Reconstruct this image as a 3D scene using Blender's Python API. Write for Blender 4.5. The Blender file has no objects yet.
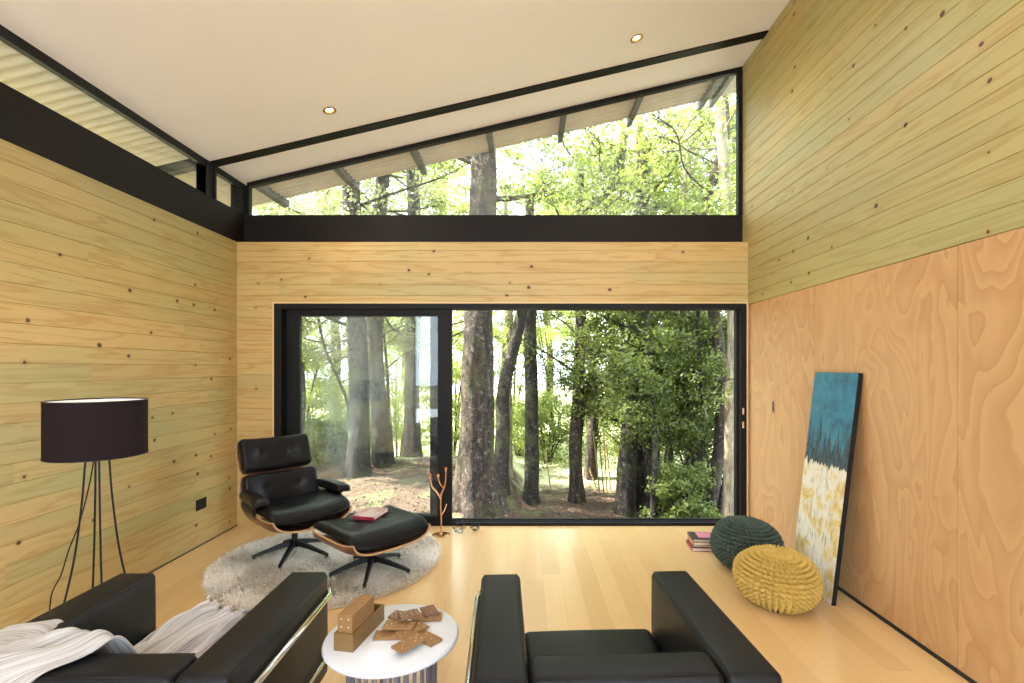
import bpy, bmesh, math, random
import numpy as np
from mathutils import Vector, Matrix, noise as mnoise
PI = math.pi
C = bpy.context.scene.collection
sc = bpy.context.scene

# ------------------------------------------------------------------ camera, sky, sun, exposure
F = 500.0                      # focal length in pixels of the 1024 px wide frame
cam_d = bpy.data.cameras.new('camera'); cam = bpy.data.objects.new('camera', cam_d); C.objects.link(cam)
cam_d.sensor_width = 36.0; cam_d.lens = F / 1024 * 36
cam_d.shift_x = -13 / 1024; cam_d.shift_y = 26.5 / 1024
cam_d.clip_start = 0.05; cam_d.clip_end = 400
cam.location = (0, 0, 1.5); cam.rotation_euler = (PI / 2, 0, 0)
sc.camera = cam

world = bpy.data.worlds.new('sky'); sc.world = world; world.use_nodes = True
wn = world.node_tree; bg = wn.nodes['Background']
bg.inputs['Color'].default_value = (0.74, 0.875, 1.0, 1); bg.inputs['Strength'].default_value = 4.2

sun_d = bpy.data.lights.new('sun', 'SUN'); sun_d.energy = 23.0; sun_d.angle = 0.02; sun_d.color = (1.0, 0.95, 0.86)
sun = bpy.data.objects.new('sun', sun_d); C.objects.link(sun)
sun.rotation_euler = Vector((-0.80, 0.12, 0.95)).to_track_quat('Z', 'Y').to_euler()

sc.view_settings.view_transform = 'Standard'; sc.view_settings.look = 'None'
sc.view_settings.gamma = 1.0; sc.view_settings.use_curve_mapping = False
sc.view_settings.exposure = 0.84
sc.cycles.use_denoising = True
sc.cycles.max_bounces = 10; sc.cycles.diffuse_bounces = 6; sc.cycles.transparent_max_bounces = 12
sc.cycles.sample_clamp_indirect = 6.0

# ------------------------------------------------------------------ measures of the room
YB = 4.762      # back wall, inner face
YG = 4.885      # clerestory glazing plane of the back wall
XL, XR = -2.743, 2.124
YR = -2.6       # open rear frame behind the viewer
def zc(x): return 3.946 + 0.235 * x          # ceiling height
SLOPE = math.atan(0.235)

# ------------------------------------------------------------------ node helpers
class N:
    def __init__(s, name):
        s.m = bpy.data.materials.new(name); s.m.use_nodes = True
        s.t = s.m.node_tree; s.b = s.t.nodes['Principled BSDF']; s.out = s.t.nodes['Material Output']
    def new(s, kind, **kw):
        n = s.t.nodes.new(kind)
        for k, v in kw.items(): setattr(n, k, v)
        return n
    def put(s, sock, v):
        if hasattr(v, 'is_output') or isinstance(v, bpy.types.NodeSocket): s.t.links.new(v, sock)
        else: sock.default_value = v
    def math(s, op, a, b=0.0, c=None, clamp=False):
        n = s.new('ShaderNodeMath', operation=op, use_clamp=clamp); s.put(n.inputs[0], a); s.put(n.inputs[1], b)
        if c is not None: s.put(n.inputs[2], c)
        return n.outputs[0]
    def coord(s, which='Object'): return s.new('ShaderNodeTexCoord').outputs[which]
    def sep(s, v):
        n = s.new('ShaderNodeSeparateXYZ'); s.put(n.inputs[0], v); return n.outputs
    def comb(s, x=0.0, y=0.0, z=0.0):
        n = s.new('ShaderNodeCombineXYZ')
        for i, v in enumerate((x, y, z)): s.put(n.inputs[i], v)
        return n.outputs[0]
    def noise(s, vec, scale=1.0, detail=3.0, rough=0.5, dist=0.0, col=False):
        n = s.new('ShaderNodeTexNoise'); s.put(n.inputs['Vector'], vec); n.inputs['Scale'].default_value = scale
        n.inputs['Detail'].default_value = detail; n.inputs['Roughness'].default_value = rough; n.inputs['Distortion'].default_value = dist
        return n.outputs['Color' if col else 'Fac']
    def white(s, vec):
        n = s.new('ShaderNodeTexWhiteNoise', noise_dimensions='3D'); s.put(n.inputs['Vector'], vec); return n.outputs['Value']
    def voro(s, vec, scale=1.0, feature='F1', out='Distance', rnd=1.0):
        n = s.new('ShaderNodeTexVoronoi', feature=feature, voronoi_dimensions='2D' if out == 'both' else '3D'); s.put(n.inputs['Vector'], vec); n.inputs['Scale'].default_value = scale
        n.inputs['Randomness'].default_value = rnd
        return n.outputs[out] if out != 'both' else (n.outputs['Distance'], n.outputs['Color'])
    def step(s, v, a, b, lo=0.0, hi=1.0):
        n = s.new('ShaderNodeMapRange', interpolation_type='SMOOTHSTEP'); s.put(n.inputs[0], v)
        n.inputs[1].default_value = a; n.inputs[2].default_value = b; n.inputs[3].default_value = lo; n.inputs[4].default_value = hi
        return n.outputs[0]
    def mix(s, f, a, b, mode='MIX'):
        n = s.new('ShaderNodeMix', data_type='RGBA', blend_type=mode)
        s.put(n.inputs[0], f)
        for i, v in ((6, a), (7, b)):
            s.put(n.inputs[i], (*v, 1.0) if isinstance(v, tuple) and len(v) == 3 else v)
        return n.outputs[2]
    def ramp(s, f, stops):
        n = s.new('ShaderNodeValToRGB'); s.put(n.inputs[0], f); e = n.color_ramp.elements
        while len(e) < len(stops): e.new(0.5)
        for k, (p, c) in zip(e, stops): k.position = p; k.color = (*c, 1)
        return n.outputs[0]
    def bump(s, h, strength=0.3, dist=0.01):
        n = s.new('ShaderNodeBump'); n.inputs['Strength'].default_value = strength; n.inputs['Distance'].default_value = dist
        s.put(n.inputs['Height'], h); s.t.links.new(n.outputs[0], s.b.inputs['Normal']); return n.outputs[0]
    def base(s, c):
        s.put(s.b.inputs['Base Color'], (*c, 1.0) if isinstance(c, tuple) and len(c) == 3 else c)
    def set(s, **kw):
        for k, v in kw.items(): s.put(s.b.inputs[k.replace('_', ' ')], v)

def simple(name, col, rough=0.5, metal=0.0, var=0.12, scale=20.0, bump=0.0, bscale=200.0, **kw):
    m = N(name); n = m.noise(m.coord(), scale, 3)
    m.base(m.mix(n, tuple(c * (1 - var) for c in col), tuple(min(1, c * (1 + var)) for c in col)))
    m.set(Roughness=rough, Metallic=metal, **kw)
    if bump: m.bump(m.noise(m.coord(), bscale, 3), bump, 0.002)
    return m.m

def plank_mat(name, axis, pitch, z0, yellow, green, gbias, seed=0.0, knots=0.74):
    m = N(name); p = m.sep(m.coord()); L = p[axis]; Z = p[2]
    row = m.math('FLOOR', m.math('DIVIDE', m.math('SUBTRACT', Z, z0), pitch))
    r1 = m.white(m.comb(row, seed, 3.1))
    u = m.math('ADD', m.math('DIVIDE', L, 2.9), m.math('MULTIPLY', r1, 9.0))
    idn = m.math('FLOOR', u); rnd = m.white(m.comb(row, idn, seed + 1.7)); rnd2 = m.white(m.comb(idn, row, seed + 8.7))
    off = m.math('MULTIPLY', rnd, 37.0)
    # slow wavy figure running along the board
    fig = m.noise(m.comb(m.math('ADD', m.math('MULTIPLY', L, 0.75), off), m.math('MULTIPLY', Z, 10.0), off), 1.0, 3, 0.5, 0.4)
    rings = m.math('ABSOLUTE', m.math('SINE', m.math('MULTIPLY', fig, 19.0)))
    rings = m.step(rings, 0.0, 0.8, 1.0, 0.0)
    fine = m.noise(m.comb(m.math('MULTIPLY', L, 5.0), m.math('MULTIPLY', Z, 240.0), off), 1.0, 3)
    big = m.noise(m.comb(m.math('MULTIPLY', L, 0.55), m.math('MULTIPLY', Z, 0.8), seed), 1.0, 2)
    g = m.math('ADD', m.math('MULTIPLY', m.math('SUBTRACT', rnd2, 0.5), 0.7), m.math('MULTIPLY', m.math('SUBTRACT', big, 0.5), 2.2))
    g = m.math('ADD', g, gbias, clamp=True)
    col = m.mix(g, yellow, green)
    col = m.mix(m.math('MULTIPLY', rings, 0.62), col, m.mix(g, (yellow[0] * .78, yellow[1] * .60, yellow[2] * .36), (green[0] * .84, green[1] * .76, green[2] * .58)))
    col = m.mix(m.math('MULTIPLY', m.step(fine, 0.35, 0.7), 0.22), col, m.mix(0.5, col, (0.30, 0.17, 0.05)))
    col = m.mix(m.math('MULTIPLY', rnd, 0.30), col, m.mix(0.6, col, (0.40, 0.22, 0.08)))
    # knots
    kv = m.comb(m.math('ADD', L, seed), m.math('MULTIPLY', Z, 1.15), seed * 2)
    n3 = m.noise(kv, 30, 2)
    d, c = m.voro(kv, 4.2, out='both'); cs = m.new('ShaderNodeSeparateColor'); m.put(cs.inputs[0], c)
    on = m.math('GREATER_THAN', cs.outputs[0], knots)
    d2 = m.math('ADD', d, m.math('MULTIPLY', m.math('SUBTRACT', n3, 0.5), 0.04))
    size = m.math('ADD', m.math('MULTIPLY', cs.outputs[1], 0.045), 0.026)
    core = m.math('MULTIPLY', on, m.math('LESS_THAN', d2, size))
    halo = m.math('MULTIPLY', on, m.step(d2, 0.05, 0.15, 0.55, 0.0))
    col = m.mix(halo, col, (0.42, 0.25, 0.08)); col = m.mix(m.math('MULTIPLY', core, 0.95), col, (0.05, 0.022, 0.010))
    m.base(col); m.set(Roughness=0.48)
    fr = m.math('FRACT', u); joint = m.math('LESS_THAN', fr, 0.0012)
    m.bump(m.math('SUBTRACT', m.math('MULTIPLY', fine, 0.12), joint), 0.35, 0.004)
    return m.m

# ------------------------------------------------------------------ mesh helpers
def link(name, me, mats, parent=None, smooth=False):
    o = bpy.data.objects.new(name, me); C.objects.link(o)
    for m in (mats if isinstance(mats, (list, tuple)) else [mats]): me.materials.append(m)
    if parent is not None: o.parent = parent
    if smooth:
        me.polygons.foreach_set('use_smooth', [True] * len(me.polygons))
    return o
def obj(name, bm, mats, parent=None, smooth=False, auto=None):
    bmesh.ops.recalc_face_normals(bm, faces=bm.faces)
    me = bpy.data.meshes.new(name); bm.to_mesh(me); bm.free()
    o = link(name, me, mats, parent, smooth)
    if auto: me.set_sharp_from_angle(angle=math.radians(auto))
    return o
def add_box(bm, x0, x1, y0, y1, z0, z1, mi=0, M=None):
    vs = [bm.verts.new(p) for p in ((x0,y0,z0),(x1,y0,z0),(x1,y1,z0),(x0,y1,z0),(x0,y0,z1),(x1,y0,z1),(x1,y1,z1),(x0,y1,z1))]
    if M is not None:
        for v in vs: v.co = M @ v.co
    for f in ((0,3,2,1),(4,5,6,7),(0,1,5,4),(1,2,6,5),(2,3,7,6),(3,0,4,7)):
        bm.faces.new([vs[i] for i in f]).material_index = mi
    return vs
def box(name, x0, x1, y0, y1, z0, z1, mat, parent=None, bev=0.0, M=None):
    bm = bmesh.new(); add_box(bm, x0, x1, y0, y1, z0, z1, 0, M)
    if bev: bmesh.ops.bevel(bm, geom=bm.edges[:], offset=bev, segments=2, affect='EDGES', profile=0.5)
    return obj(name, bm, mat, parent)
def add_tube(bm, pts, rads, seg=10, mi=0, cap=True):
    pts = [Vector(p) for p in pts]
    if not hasattr(rads, '__len__'): rads = [rads] * len(pts)
    rings = []; up = None
    for i, p in enumerate(pts):
        d = (pts[min(i+1, len(pts)-1)] - pts[max(i-1, 0)]).normalized()
        if up is None:
            up = Vector((0,0,1)) if abs(d.z) < 0.9 else Vector((1,0,0))
        up = (up - d * up.dot(d)).normalized(); s = d.cross(up)
        rings.append([bm.verts.new(p + (up * math.cos(a) + s * math.sin(a)) * rads[i]) for a in [2*PI*k/seg for k in range(seg)]])
    for a, b in zip(rings, rings[1:]):
        for k in range(seg):
            f = bm.faces.new((a[k], a[(k+1)%seg], b[(k+1)%seg], b[k])); f.smooth = True; f.material_index = mi
    if cap:
        bm.faces.new(rings[0][::-1]).material_index = mi; bm.faces.new(rings[-1]).material_index = mi
    return rings
def tube(name, pts, rads, mat, parent=None, seg=10):
    bm = bmesh.new(); add_tube(bm, pts, rads, seg); return obj(name, bm, mat, parent)
def spline(ps, n=8):
    ps = [Vector(p) for p in ps]; out = []
    q = [ps[0]*2 - ps[1]] + ps + [ps[-1]*2 - ps[-2]]
    for i in range(1, len(q)-2):
        for k in range(n):
            t = k / n; a, b, c, d = q[i-1], q[i], q[i+1], q[i+2]
            out.append(0.5*((2*b) + (c-a)*t + (2*a-5*b+4*c-d)*t*t + (3*b-a-3*c+d)*t**3))
    out.append(ps[-1]); return out
def add_lathe(bm, prof, seg=48, mi=0, c=(0,0,0)):
    rings = []
    for r, z in prof:
        if r < 1e-6: rings.append([bm.verts.new((c[0], c[1], c[2]+z))])
        else: rings.append([bm.verts.new((c[0]+r*math.cos(2*PI*k/seg), c[1]+r*math.sin(2*PI*k/seg), c[2]+z)) for k in range(seg)])
    for a, b in zip(rings, rings[1:]):
        for k in range(seg):
            k2 = (k+1) % seg
            if len(a) == 1 and len(b) == 1: continue
            if len(a) == 1: f = bm.faces.new((a[0], b[k2], b[k]))
            elif len(b) == 1: f = bm.faces.new((a[k], a[k2], b[0]))
            else: f = bm.faces.new((a[k], a[k2], b[k2], b[k]))
            f.material_index = mi
def add_rbox(bm, sx, sy, sz, r, n=12, corner=4, deform=None, c=(0,0,0), mi=0):
    """rounded box: cube surface grid, corners pulled onto radius r, then deformed"""
    h = (sx/2, sy/2, sz/2)
    def axis(hh):
        rr = min(r, hh*0.999); e = [-hh + rr*(1-math.cos(PI/2*k/corner)) for k in range(corner)]
        e = [-hh + rr*(k/corner) for k in range(corner)]
        span = 2*(hh-rr); k = max(1, math.ceil(n*span/(2*max(h))))
        mid = np.linspace(-hh+rr, hh-rr, k+1).tolist() if span > 0.004 else [0.0]
        return e + mid + [-x for x in e[::-1]]
    ax = [axis(v) for v in h]; cache = {}
    def vert(i, j, k):
        key = (i, j, k)
        if key in cache: return cache[key]
        p = Vector((ax[0][i], ax[1][j], ax[2][k]))
        rr = [min(r, hh*0.999) for hh in h]
        q = Vector([max(-(h[a]-rr[a]), min(h[a]-rr[a], p[a])) for a in range(3)])
        d = Vector([(p[a]-q[a])/rr[a] for a in range(3)])
        if d.length > 1e-9:
            dn = d.normalized(); m_ = max(abs(d.x), abs(d.y), abs(d.z)); dn = dn * m_
            p = Vector([q[a] + dn[a]*rr[a] for a in range(3)])
        if deform: p = Vector(deform(p))
        v = bm.verts.new(p + Vector(c)); cache[key] = v; return v
    nx, ny, nz = len(ax[0])-1, len(ax[1])-1, len(ax[2])-1
    def quad(a, b, c_, d):
        f = bm.faces.new((vert(*a), vert(*b), vert(*c_), vert(*d))); f.smooth = True; f.material_index = mi
    for i in range(nx):
        for j in range(ny):
            quad((i,j,0),(i,j+1,0),(i+1,j+1,0),(i+1,j,0)); quad((i,j,nz),(i+1,j,nz),(i+1,j+1,nz),(i,j+1,nz))
    for i in range(nx):
        for k in range(nz):
            quad((i,0,k),(i+1,0,k),(i+1,0,k+1),(i,0,k+1)); quad((i,ny,k),(i,ny,k+1),(i+1,ny,k+1),(i+1,ny,k))
    for j in range(ny):
        for k in range(nz):
            quad((0,j,k),(0,j,k+1),(0,j+1,k+1),(0,j+1,k)); quad((nx,j,k),(nx,j+1,k),(nx,j+1,k+1),(nx,j,k+1))
def rbox(name, sx, sy, sz, r, mat, parent=None, n=10, corner=4, deform=None, c=(0,0,0)):
    bm = bmesh.new(); add_rbox(bm, sx, sy, sz, r, n, corner, deform, c); return obj(name, bm, mat, parent)
def add_sheet(bm, fn, nu, nv, th, mi=0):
    """curved sheet with thickness; fn(u,v)->point, u,v in 0..1"""
    P = [[Vector(fn(i/nu, j/nv)) for j in range(nv+1)] for i in range(nu+1)]
    A, B = [], []
    for i in range(nu+1):
        ra, rb = [], []
        for j in range(nv+1):
            du = P[min(i+1,nu)][j] - P[max(i-1,0)][j]; dv = P[i][min(j+1,nv)] - P[i][max(j-1,0)]
            nrm = du.cross(dv); nrm = nrm.normalized() if nrm.length > 1e-9 else Vector((0,0,1))
            ra.append(bm.verts.new(P[i][j] + nrm*th/2)); rb.append(bm.verts.new(P[i][j] - nrm*th/2))
        A.append(ra); B.append(rb)
    for i in range(nu):
        for j in range(nv):
            f = bm.faces.new((A[i][j],A[i+1][j],A[i+1][j+1],A[i][j+1])); f.smooth = True; f.material_index = mi
            f = bm.faces.new((B[i][j],B[i][j+1],B[i+1][j+1],B[i+1][j])); f.smooth = True; f.material_index = mi
    edge = [(i,0) for i in range(nu)] + [(nu,j) for j in range(nv)] + [(i,nv) for i in range(nu,0,-1)] + [(0,j) for j in range(nv,0,-1)]
    for k in range(len(edge)):
        (i,j), (i2,j2) = edge[k], edge[(k+1) % len(edge)]
        f = bm.faces.new((A[i][j], A[i2][j2], B[i2][j2], B[i][j])); f.material_index = mi + 1
def thing(name, label, cat, loc=(0,0,0), rotz=0.0, group=None):
    o = bpy.data.objects.new(name, None); C.objects.link(o); o.empty_display_size = 0.1
    o.location = loc; o.rotation_euler = (0, 0, rotz); return tag(o, label, cat, group)
def tag(o, label, cat, group=None, kind=None):
    o['label'] = label; o['category'] = cat
    if group: o['group'] = group
    if kind: o['kind'] = kind
    return o
def struct(o, label, cat):
    o['kind'] = 'structure'; o['label'] = label; o['category'] = cat; return o

# ------------------------------------------------------------------ materials
pine_y = (0.60, 0.41, 0.158); pine_g = (0.385, 0.36, 0.150)
M_planks_left = plank_mat('pine_left', 1, 0.1075, 0.02, pine_y, pine_g, 0.58, 2.0)
M_planks_right = plank_mat('pine_right', 1, 0.1075, 2.105, (0.50, 0.38, 0.145), pine_g, 0.56, 11.0)
M_planks_back = plank_mat('pine_back', 0, 0.1075, 0.04, pine_y, pine_g, 0.15, 23.0)

def plywood_mat():
    m = N('plywood'); p = m.sep(m.coord())
    off = m.white(m.comb(m.math('FLOOR', m.math('DIVIDE', m.math('SUBTRACT', p[1], 0.02), 1.22)), 5.0, 1.0))
    o2 = m.math('MULTIPLY', off, 23.0)
    v = m.comb(m.math('ADD', m.math('MULTIPLY', p[1], 3.1), o2), m.math('MULTIPLY', p[2], 0.95), o2)
    n = m.noise(v, 1.0, 2.5, 0.45, 0.55)
    band = m.math('FRACT', m.math('MULTIPLY', n, 13.0))
    tooth = m.math('MULTIPLY', m.step(band, 0.0, 0.85, 0.0, 1.0), 0.55)
    fine = m.noise(m.comb(m.math('MULTIPLY', p[1], 260.0), m.math('MULTIPLY', p[2], 9.0), 0.0), 1.0, 3)
    blotch = m.step(m.noise(m.comb(m.math('MULTIPLY', p[1], 1.2), m.math('MULTIPLY', p[2], 0.7), 7.0), 1.0, 3), 0.35, 0.7)
    col = m.mix(tooth, (0.57, 0.33, 0.145), (0.45, 0.225, 0.085))
    edge = m.math('MULTIPLY', m.step(band, 0.80, 0.93), m.step(band, 0.995, 0.93)); col = m.mix(m.math('MULTIPLY', edge, 0.40), col, (0.40, 0.19, 0.07))
    col = m.mix(m.math('MULTIPLY', blotch, 0.45), col, (0.60, 0.36, 0.165))
    col = m.mix(m.math('MULTIPLY', m.step(fine, 0.4, 0.75), 0.25), col, (0.47, 0.25, 0.10))
    m.base(col); m.set(Roughness=0.5); m.bump(fine, 0.08, 0.002); return m.m
M_ply = plywood_mat()

def floor_mat():
    m = N('bamboo_floor'); p = m.sep(m.coord())
    rowf = m.math('DIVIDE', p[0], 0.128); row = m.math('FLOOR', rowf)
    r1 = m.white(m.comb(row, 1.0, 2.0)); u = m.math('ADD', m.math('DIVIDE', p[1], 1.85), m.math('MULTIPLY', r1, 5.0))
    rnd = m.white(m.comb(row, m.math('FLOOR', u), 4.0))
    strip = m.white(m.comb(m.math('FLOOR', m.math('DIVIDE', p[0], 0.0128)), m.math('FLOOR', u), 9.0))
    grain = m.noise(m.comb(m.math('MULTIPLY', p[0], 300.0), m.math('MULTIPLY', p[1], 6.0), rnd), 1.0, 3)
    col = m.ramp(rnd, [(0.0, (0.58, 0.36, 0.15)), (0.5, (0.65, 0.42, 0.185)), (1.0, (0.70, 0.47, 0.22))])
    col = m.mix(m.math('MULTIPLY', strip, 0.30), col, (0.63, 0.385, 0.16))
    col = m.mix(m.math('MULTIPLY', grain, 0.25), col, (0.80, 0.54, 0.26))
    g1 = m.math('ABSOLUTE', m.math('SUBTRACT', m.math('FRACT', rowf), 0.5)); g2 = m.math('FRACT', u)
    gap = m.math('MAXIMUM', m.math('GREATER_THAN', g1, 0.492), m.math('LESS_THAN', g2, 0.0012))
    m.base(m.mix(m.math('MULTIPLY', gap, 0.32), col, (0.25, 0.12, 0.04)))
    m.set(Roughness=m.step(grain, 0.2, 0.8, 0.27, 0.36)); m.b.inputs['Coat Weight'].default_value = 0.5; m.b.inputs['Coat Roughness'].default_value = 0.16
    m.bump(m.math('SUBTRACT', 1.0, gap), 0.3, 0.001); return m.m
M_floor = floor_mat()
M_ceil = simple('ceiling_board', (0.89, 0.86, 0.85), 0.8, var=0.02, scale=3)
M_black = simple('black_steel', (0.009, 0.008, 0.008), 0.55, bump=0.05, Specular_IOR_Level=0.2)
M_blackbeam = simple('black_beam_paint', (0.012, 0.0085, 0.007), 0.6, bump=0.1, bscale=90, Specular_IOR_Level=0.2)
M_gap = simple('shadow_gap_strip', (0.01, 0.009, 0.008), 0.8)
M_corr = simple('corrugated_metal', (0.72, 0.64, 0.53), 0.45, metal=0.0, var=0.10, scale=6)
M_rafter = simple('grey_steel_rafter', (0.085, 0.085, 0.085), 0.5)
M_trimwood = simple('pale_pine_trim', (0.74, 0.52, 0.25), 0.5, var=0.1)
M_chrome = simple('chrome', (0.80, 0.78, 0.75), 0.12, metal=1.0, var=0.02)
def leather(name, col, rough):
    m = N(name); v = m.coord(); n = m.noise(v, 3.0, 3)
    m.base(m.mix(n, tuple(c*0.8 for c in col), tuple(c*1.25 for c in col)))
    m.set(Roughness=rough, Specular_IOR_Level=0.20); d = m.voro(v, 340, 'DISTANCE_TO_EDGE')
    m.bump(m.math('ADD', d, m.math('MULTIPLY', m.noise(v, 14, 3), 0.5)), 0.22, 0.002); return m.m
M_leather = leather('black_leather', (0.0085, 0.0085, 0.0095), 0.40)
M_leather2 = leather('glossy_black_leather', (0.007, 0.007, 0.008), 0.32)
M_base = simple('black_cast_metal', (0.009, 0.009, 0.010), 0.4, Specular_IOR_Level=0.3)
def walnut():
    m = N('walnut_veneer'); p = m.sep(m.coord())
    n = m.noise(m.comb(m.math('MULTIPLY', p[0], 3.0), m.math('MULTIPLY', p[1], 26.0), m.math('MULTIPLY', p[2], 26.0)), 1.0, 4, 0.6, 0.5)
    m.base(m.ramp(n, [(0.25, (0.075, 0.028, 0.012)), (0.55, (0.19, 0.075, 0.03)), (0.8, (0.30, 0.13, 0.05))])); m.set(Roughness=0.35)
    return m.m
M_walnut = walnut(); M_plyedge = simple('ply_edge', (0.50, 0.30, 0.14), 0.5)

def glass_mat(name, smudge_haze):
    m = N(name); t = m.t; t.nodes.remove(m.b)
    tr = m.new('ShaderNodeBsdfTransparent'); gl = m.new('ShaderNodeBsdfGlossy'); gl.inputs['Roughness'].default_value = 0.0
    fr = m.new('ShaderNodeFresnel'); bk = m.new('ShaderNodeNewGeometry').outputs['Backfacing']; m.put(fr.inputs['IOR'], m.math('SUBTRACT', 1.5, m.math('MULTIPLY', bk, 0.8333)))
    df = m.new('ShaderNodeBsdfDiffuse'); df.inputs['Color'].default_value = (0.9, 0.92, 0.95, 1)
    tl = m.new('ShaderNodeBsdfTranslucent'); tl.inputs['Color'].default_value = (0.9, 0.92, 0.95, 1)
    add = m.new('ShaderNodeMixShader'); add.inputs[0].default_value = 0.5; t.links.new(df.outputs[0], add.inputs[1]); t.links.new(tl.outputs[0], add.inputs[2])
    tr.inputs['Color'].default_value = (0.96, 0.98, 0.97, 1)
    m1 = m.new('ShaderNodeMixShader'); t.links.new(fr.outputs[0], m1.inputs[0]); t.links.new(tr.outputs[0], m1.inputs[1]); t.links.new(gl.outputs[0], m1.inputs[2])
    n = m.noise(m.coord(), 1.1, 4, 0.6, 0.6); n2 = m.noise(m.comb(*[m.math('MULTIPLY', a, k) for a, k in zip(m.sep(m.coord()), (7.0, 7.0, 0.7))]), 1.0, 3)
    f = m.math('MULTIPLY', m.math('MULTIPLY', m.step(n, 0.35, 0.75), m.step(n2, 0.2, 0.8)), smudge_haze)  # white smudges, with the hazy glare of the pane put into them
    m2 = m.new('ShaderNodeMixShader'); m.put(m2.inputs[0], f); t.links.new(m1.outputs[0], m2.inputs[1]); t.links.new(add.outputs[0], m2.inputs[2])
    t.links.new(m2.outputs[0], m.out.inputs[0]); return m.m
M_glass = glass_mat('window_glass', 0.10); M_glass_clear = glass_mat('clear_glass', 0.02)

# ------------------------------------------------------------------ room shell
def plank_wall(name, axis, a0, a1, z0, z1, face, thick, sign, mat, pitch=0.1075, zstart=0.0):
    """horizontal boards with V grooves as one extruded profile; face = plane coordinate, sign = direction out of the room"""
    g = 0.0028; dep = 0.004; prof = [(0.0, z0)]
    z = zstart
    while z < z1 - 0.003:
        if z > z0 + 0.003: prof += [(0.0, z-g), (dep, z), (0.0, z+g)]
        z += pitch
    prof += [(0.0, z1), (thick, z1), (thick, z0)]
    bm = bmesh.new(); rings = []
    for a in (a0, a1):
        rings.append([bm.verts.new((face + sign*d, a, z) if axis == 1 else (a, face + sign*d, z)) for d, z in prof])
    n = len(prof)
    for k in range(n): bm.faces.new((rings[0][k], rings[0][(k+1)%n], rings[1][(k+1)%n], rings[1][k]))
    for r in rings:
        bmesh.ops.triangulate(bm, faces=[bm.faces.new(r)])
    return obj(name, bm, mat)
WT = 0.12
struct(plank_wall('wall_left', 1, YR, YG+0.12, -0.9, 2.70, XL, WT, -1, M_planks_left, zstart=0.02-0.1075*8), 'left wall of horizontal treated pine boards', 'wall')
# left wall above floor only shows boards; right wall has boards above plywood
def right_wall():
    # boards above z 2.12 follow the sloping ceiling line as a straight top (ceiling meets it level)
    o = plank_wall('wall_right', 1, YR, YG+0.12, 2.105, zc(XR)+0.25, XR, WT, 1, M_planks_right, zstart=2.105)
    struct(o, 'right wall of greenish pine boards above tall plywood sheets', 'wall')
    seams = [YB + 0.1, 3.68, 2.46, 1.24, 0.02, -1.20, YR]
    for a, b in zip(seams, seams[1:]):
        box('plywood_panel', XR+0.004, XR+0.02, b+0.0015, a-0.0015, 0.020, 2.103, M_ply, o, 0.0008)
    box('backing_board', XR+0.02, XR+WT, YR, YG+0.12, -0.9, 2.104, M_gap, o)
right_wall()
DX0, DX1, DZ = -2.385, 2.106, 2.113    # door opening
wb = plank_wall('wall_back', 0, XL, XR+0.02, DZ, 2.70, YB, 0.12, 1, M_planks_back, zstart=0.04+0.1075*19)
struct(wb, 'pale yellow pine board band above the wide sliding door', 'wall')
o = plank_wall('wall_back_side', 0, XL, DX0, -0.9, DZ, YB, 0.12, 1, M_planks_back, zstart=0.04-0.1075*8); o.parent = wb; o.name = 'side_boards'
box('backing_board', XL, XR+WT, YB+0.02, YB+0.12, 2.60, 2.69, M_gap, wb)
bm = bmesh.new(); add_box(bm, XL-WT, XR+WT, YR-0.1, YB+0.12, -0.22, 0.0)
struct(obj('floor', bm, M_floor), 'light bamboo plank floor', 'floor')
# black strips standing in for the skirting shadow gaps
struct(box('gap_strip_left', XL-0.002, XL+0.006, YR, YB, 0.0, 0.007, M_gap), 'thin black strip standing in for the shadow gap under left pine wall', 'gap_strip')
struct(box('gap_strip_right', XR-0.004, XR+0.004, YR, YB, 0.0, 0.018, M_gap), 'thin black strip standing in for the shadow gap under plywood wall', 'gap_strip')
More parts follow.
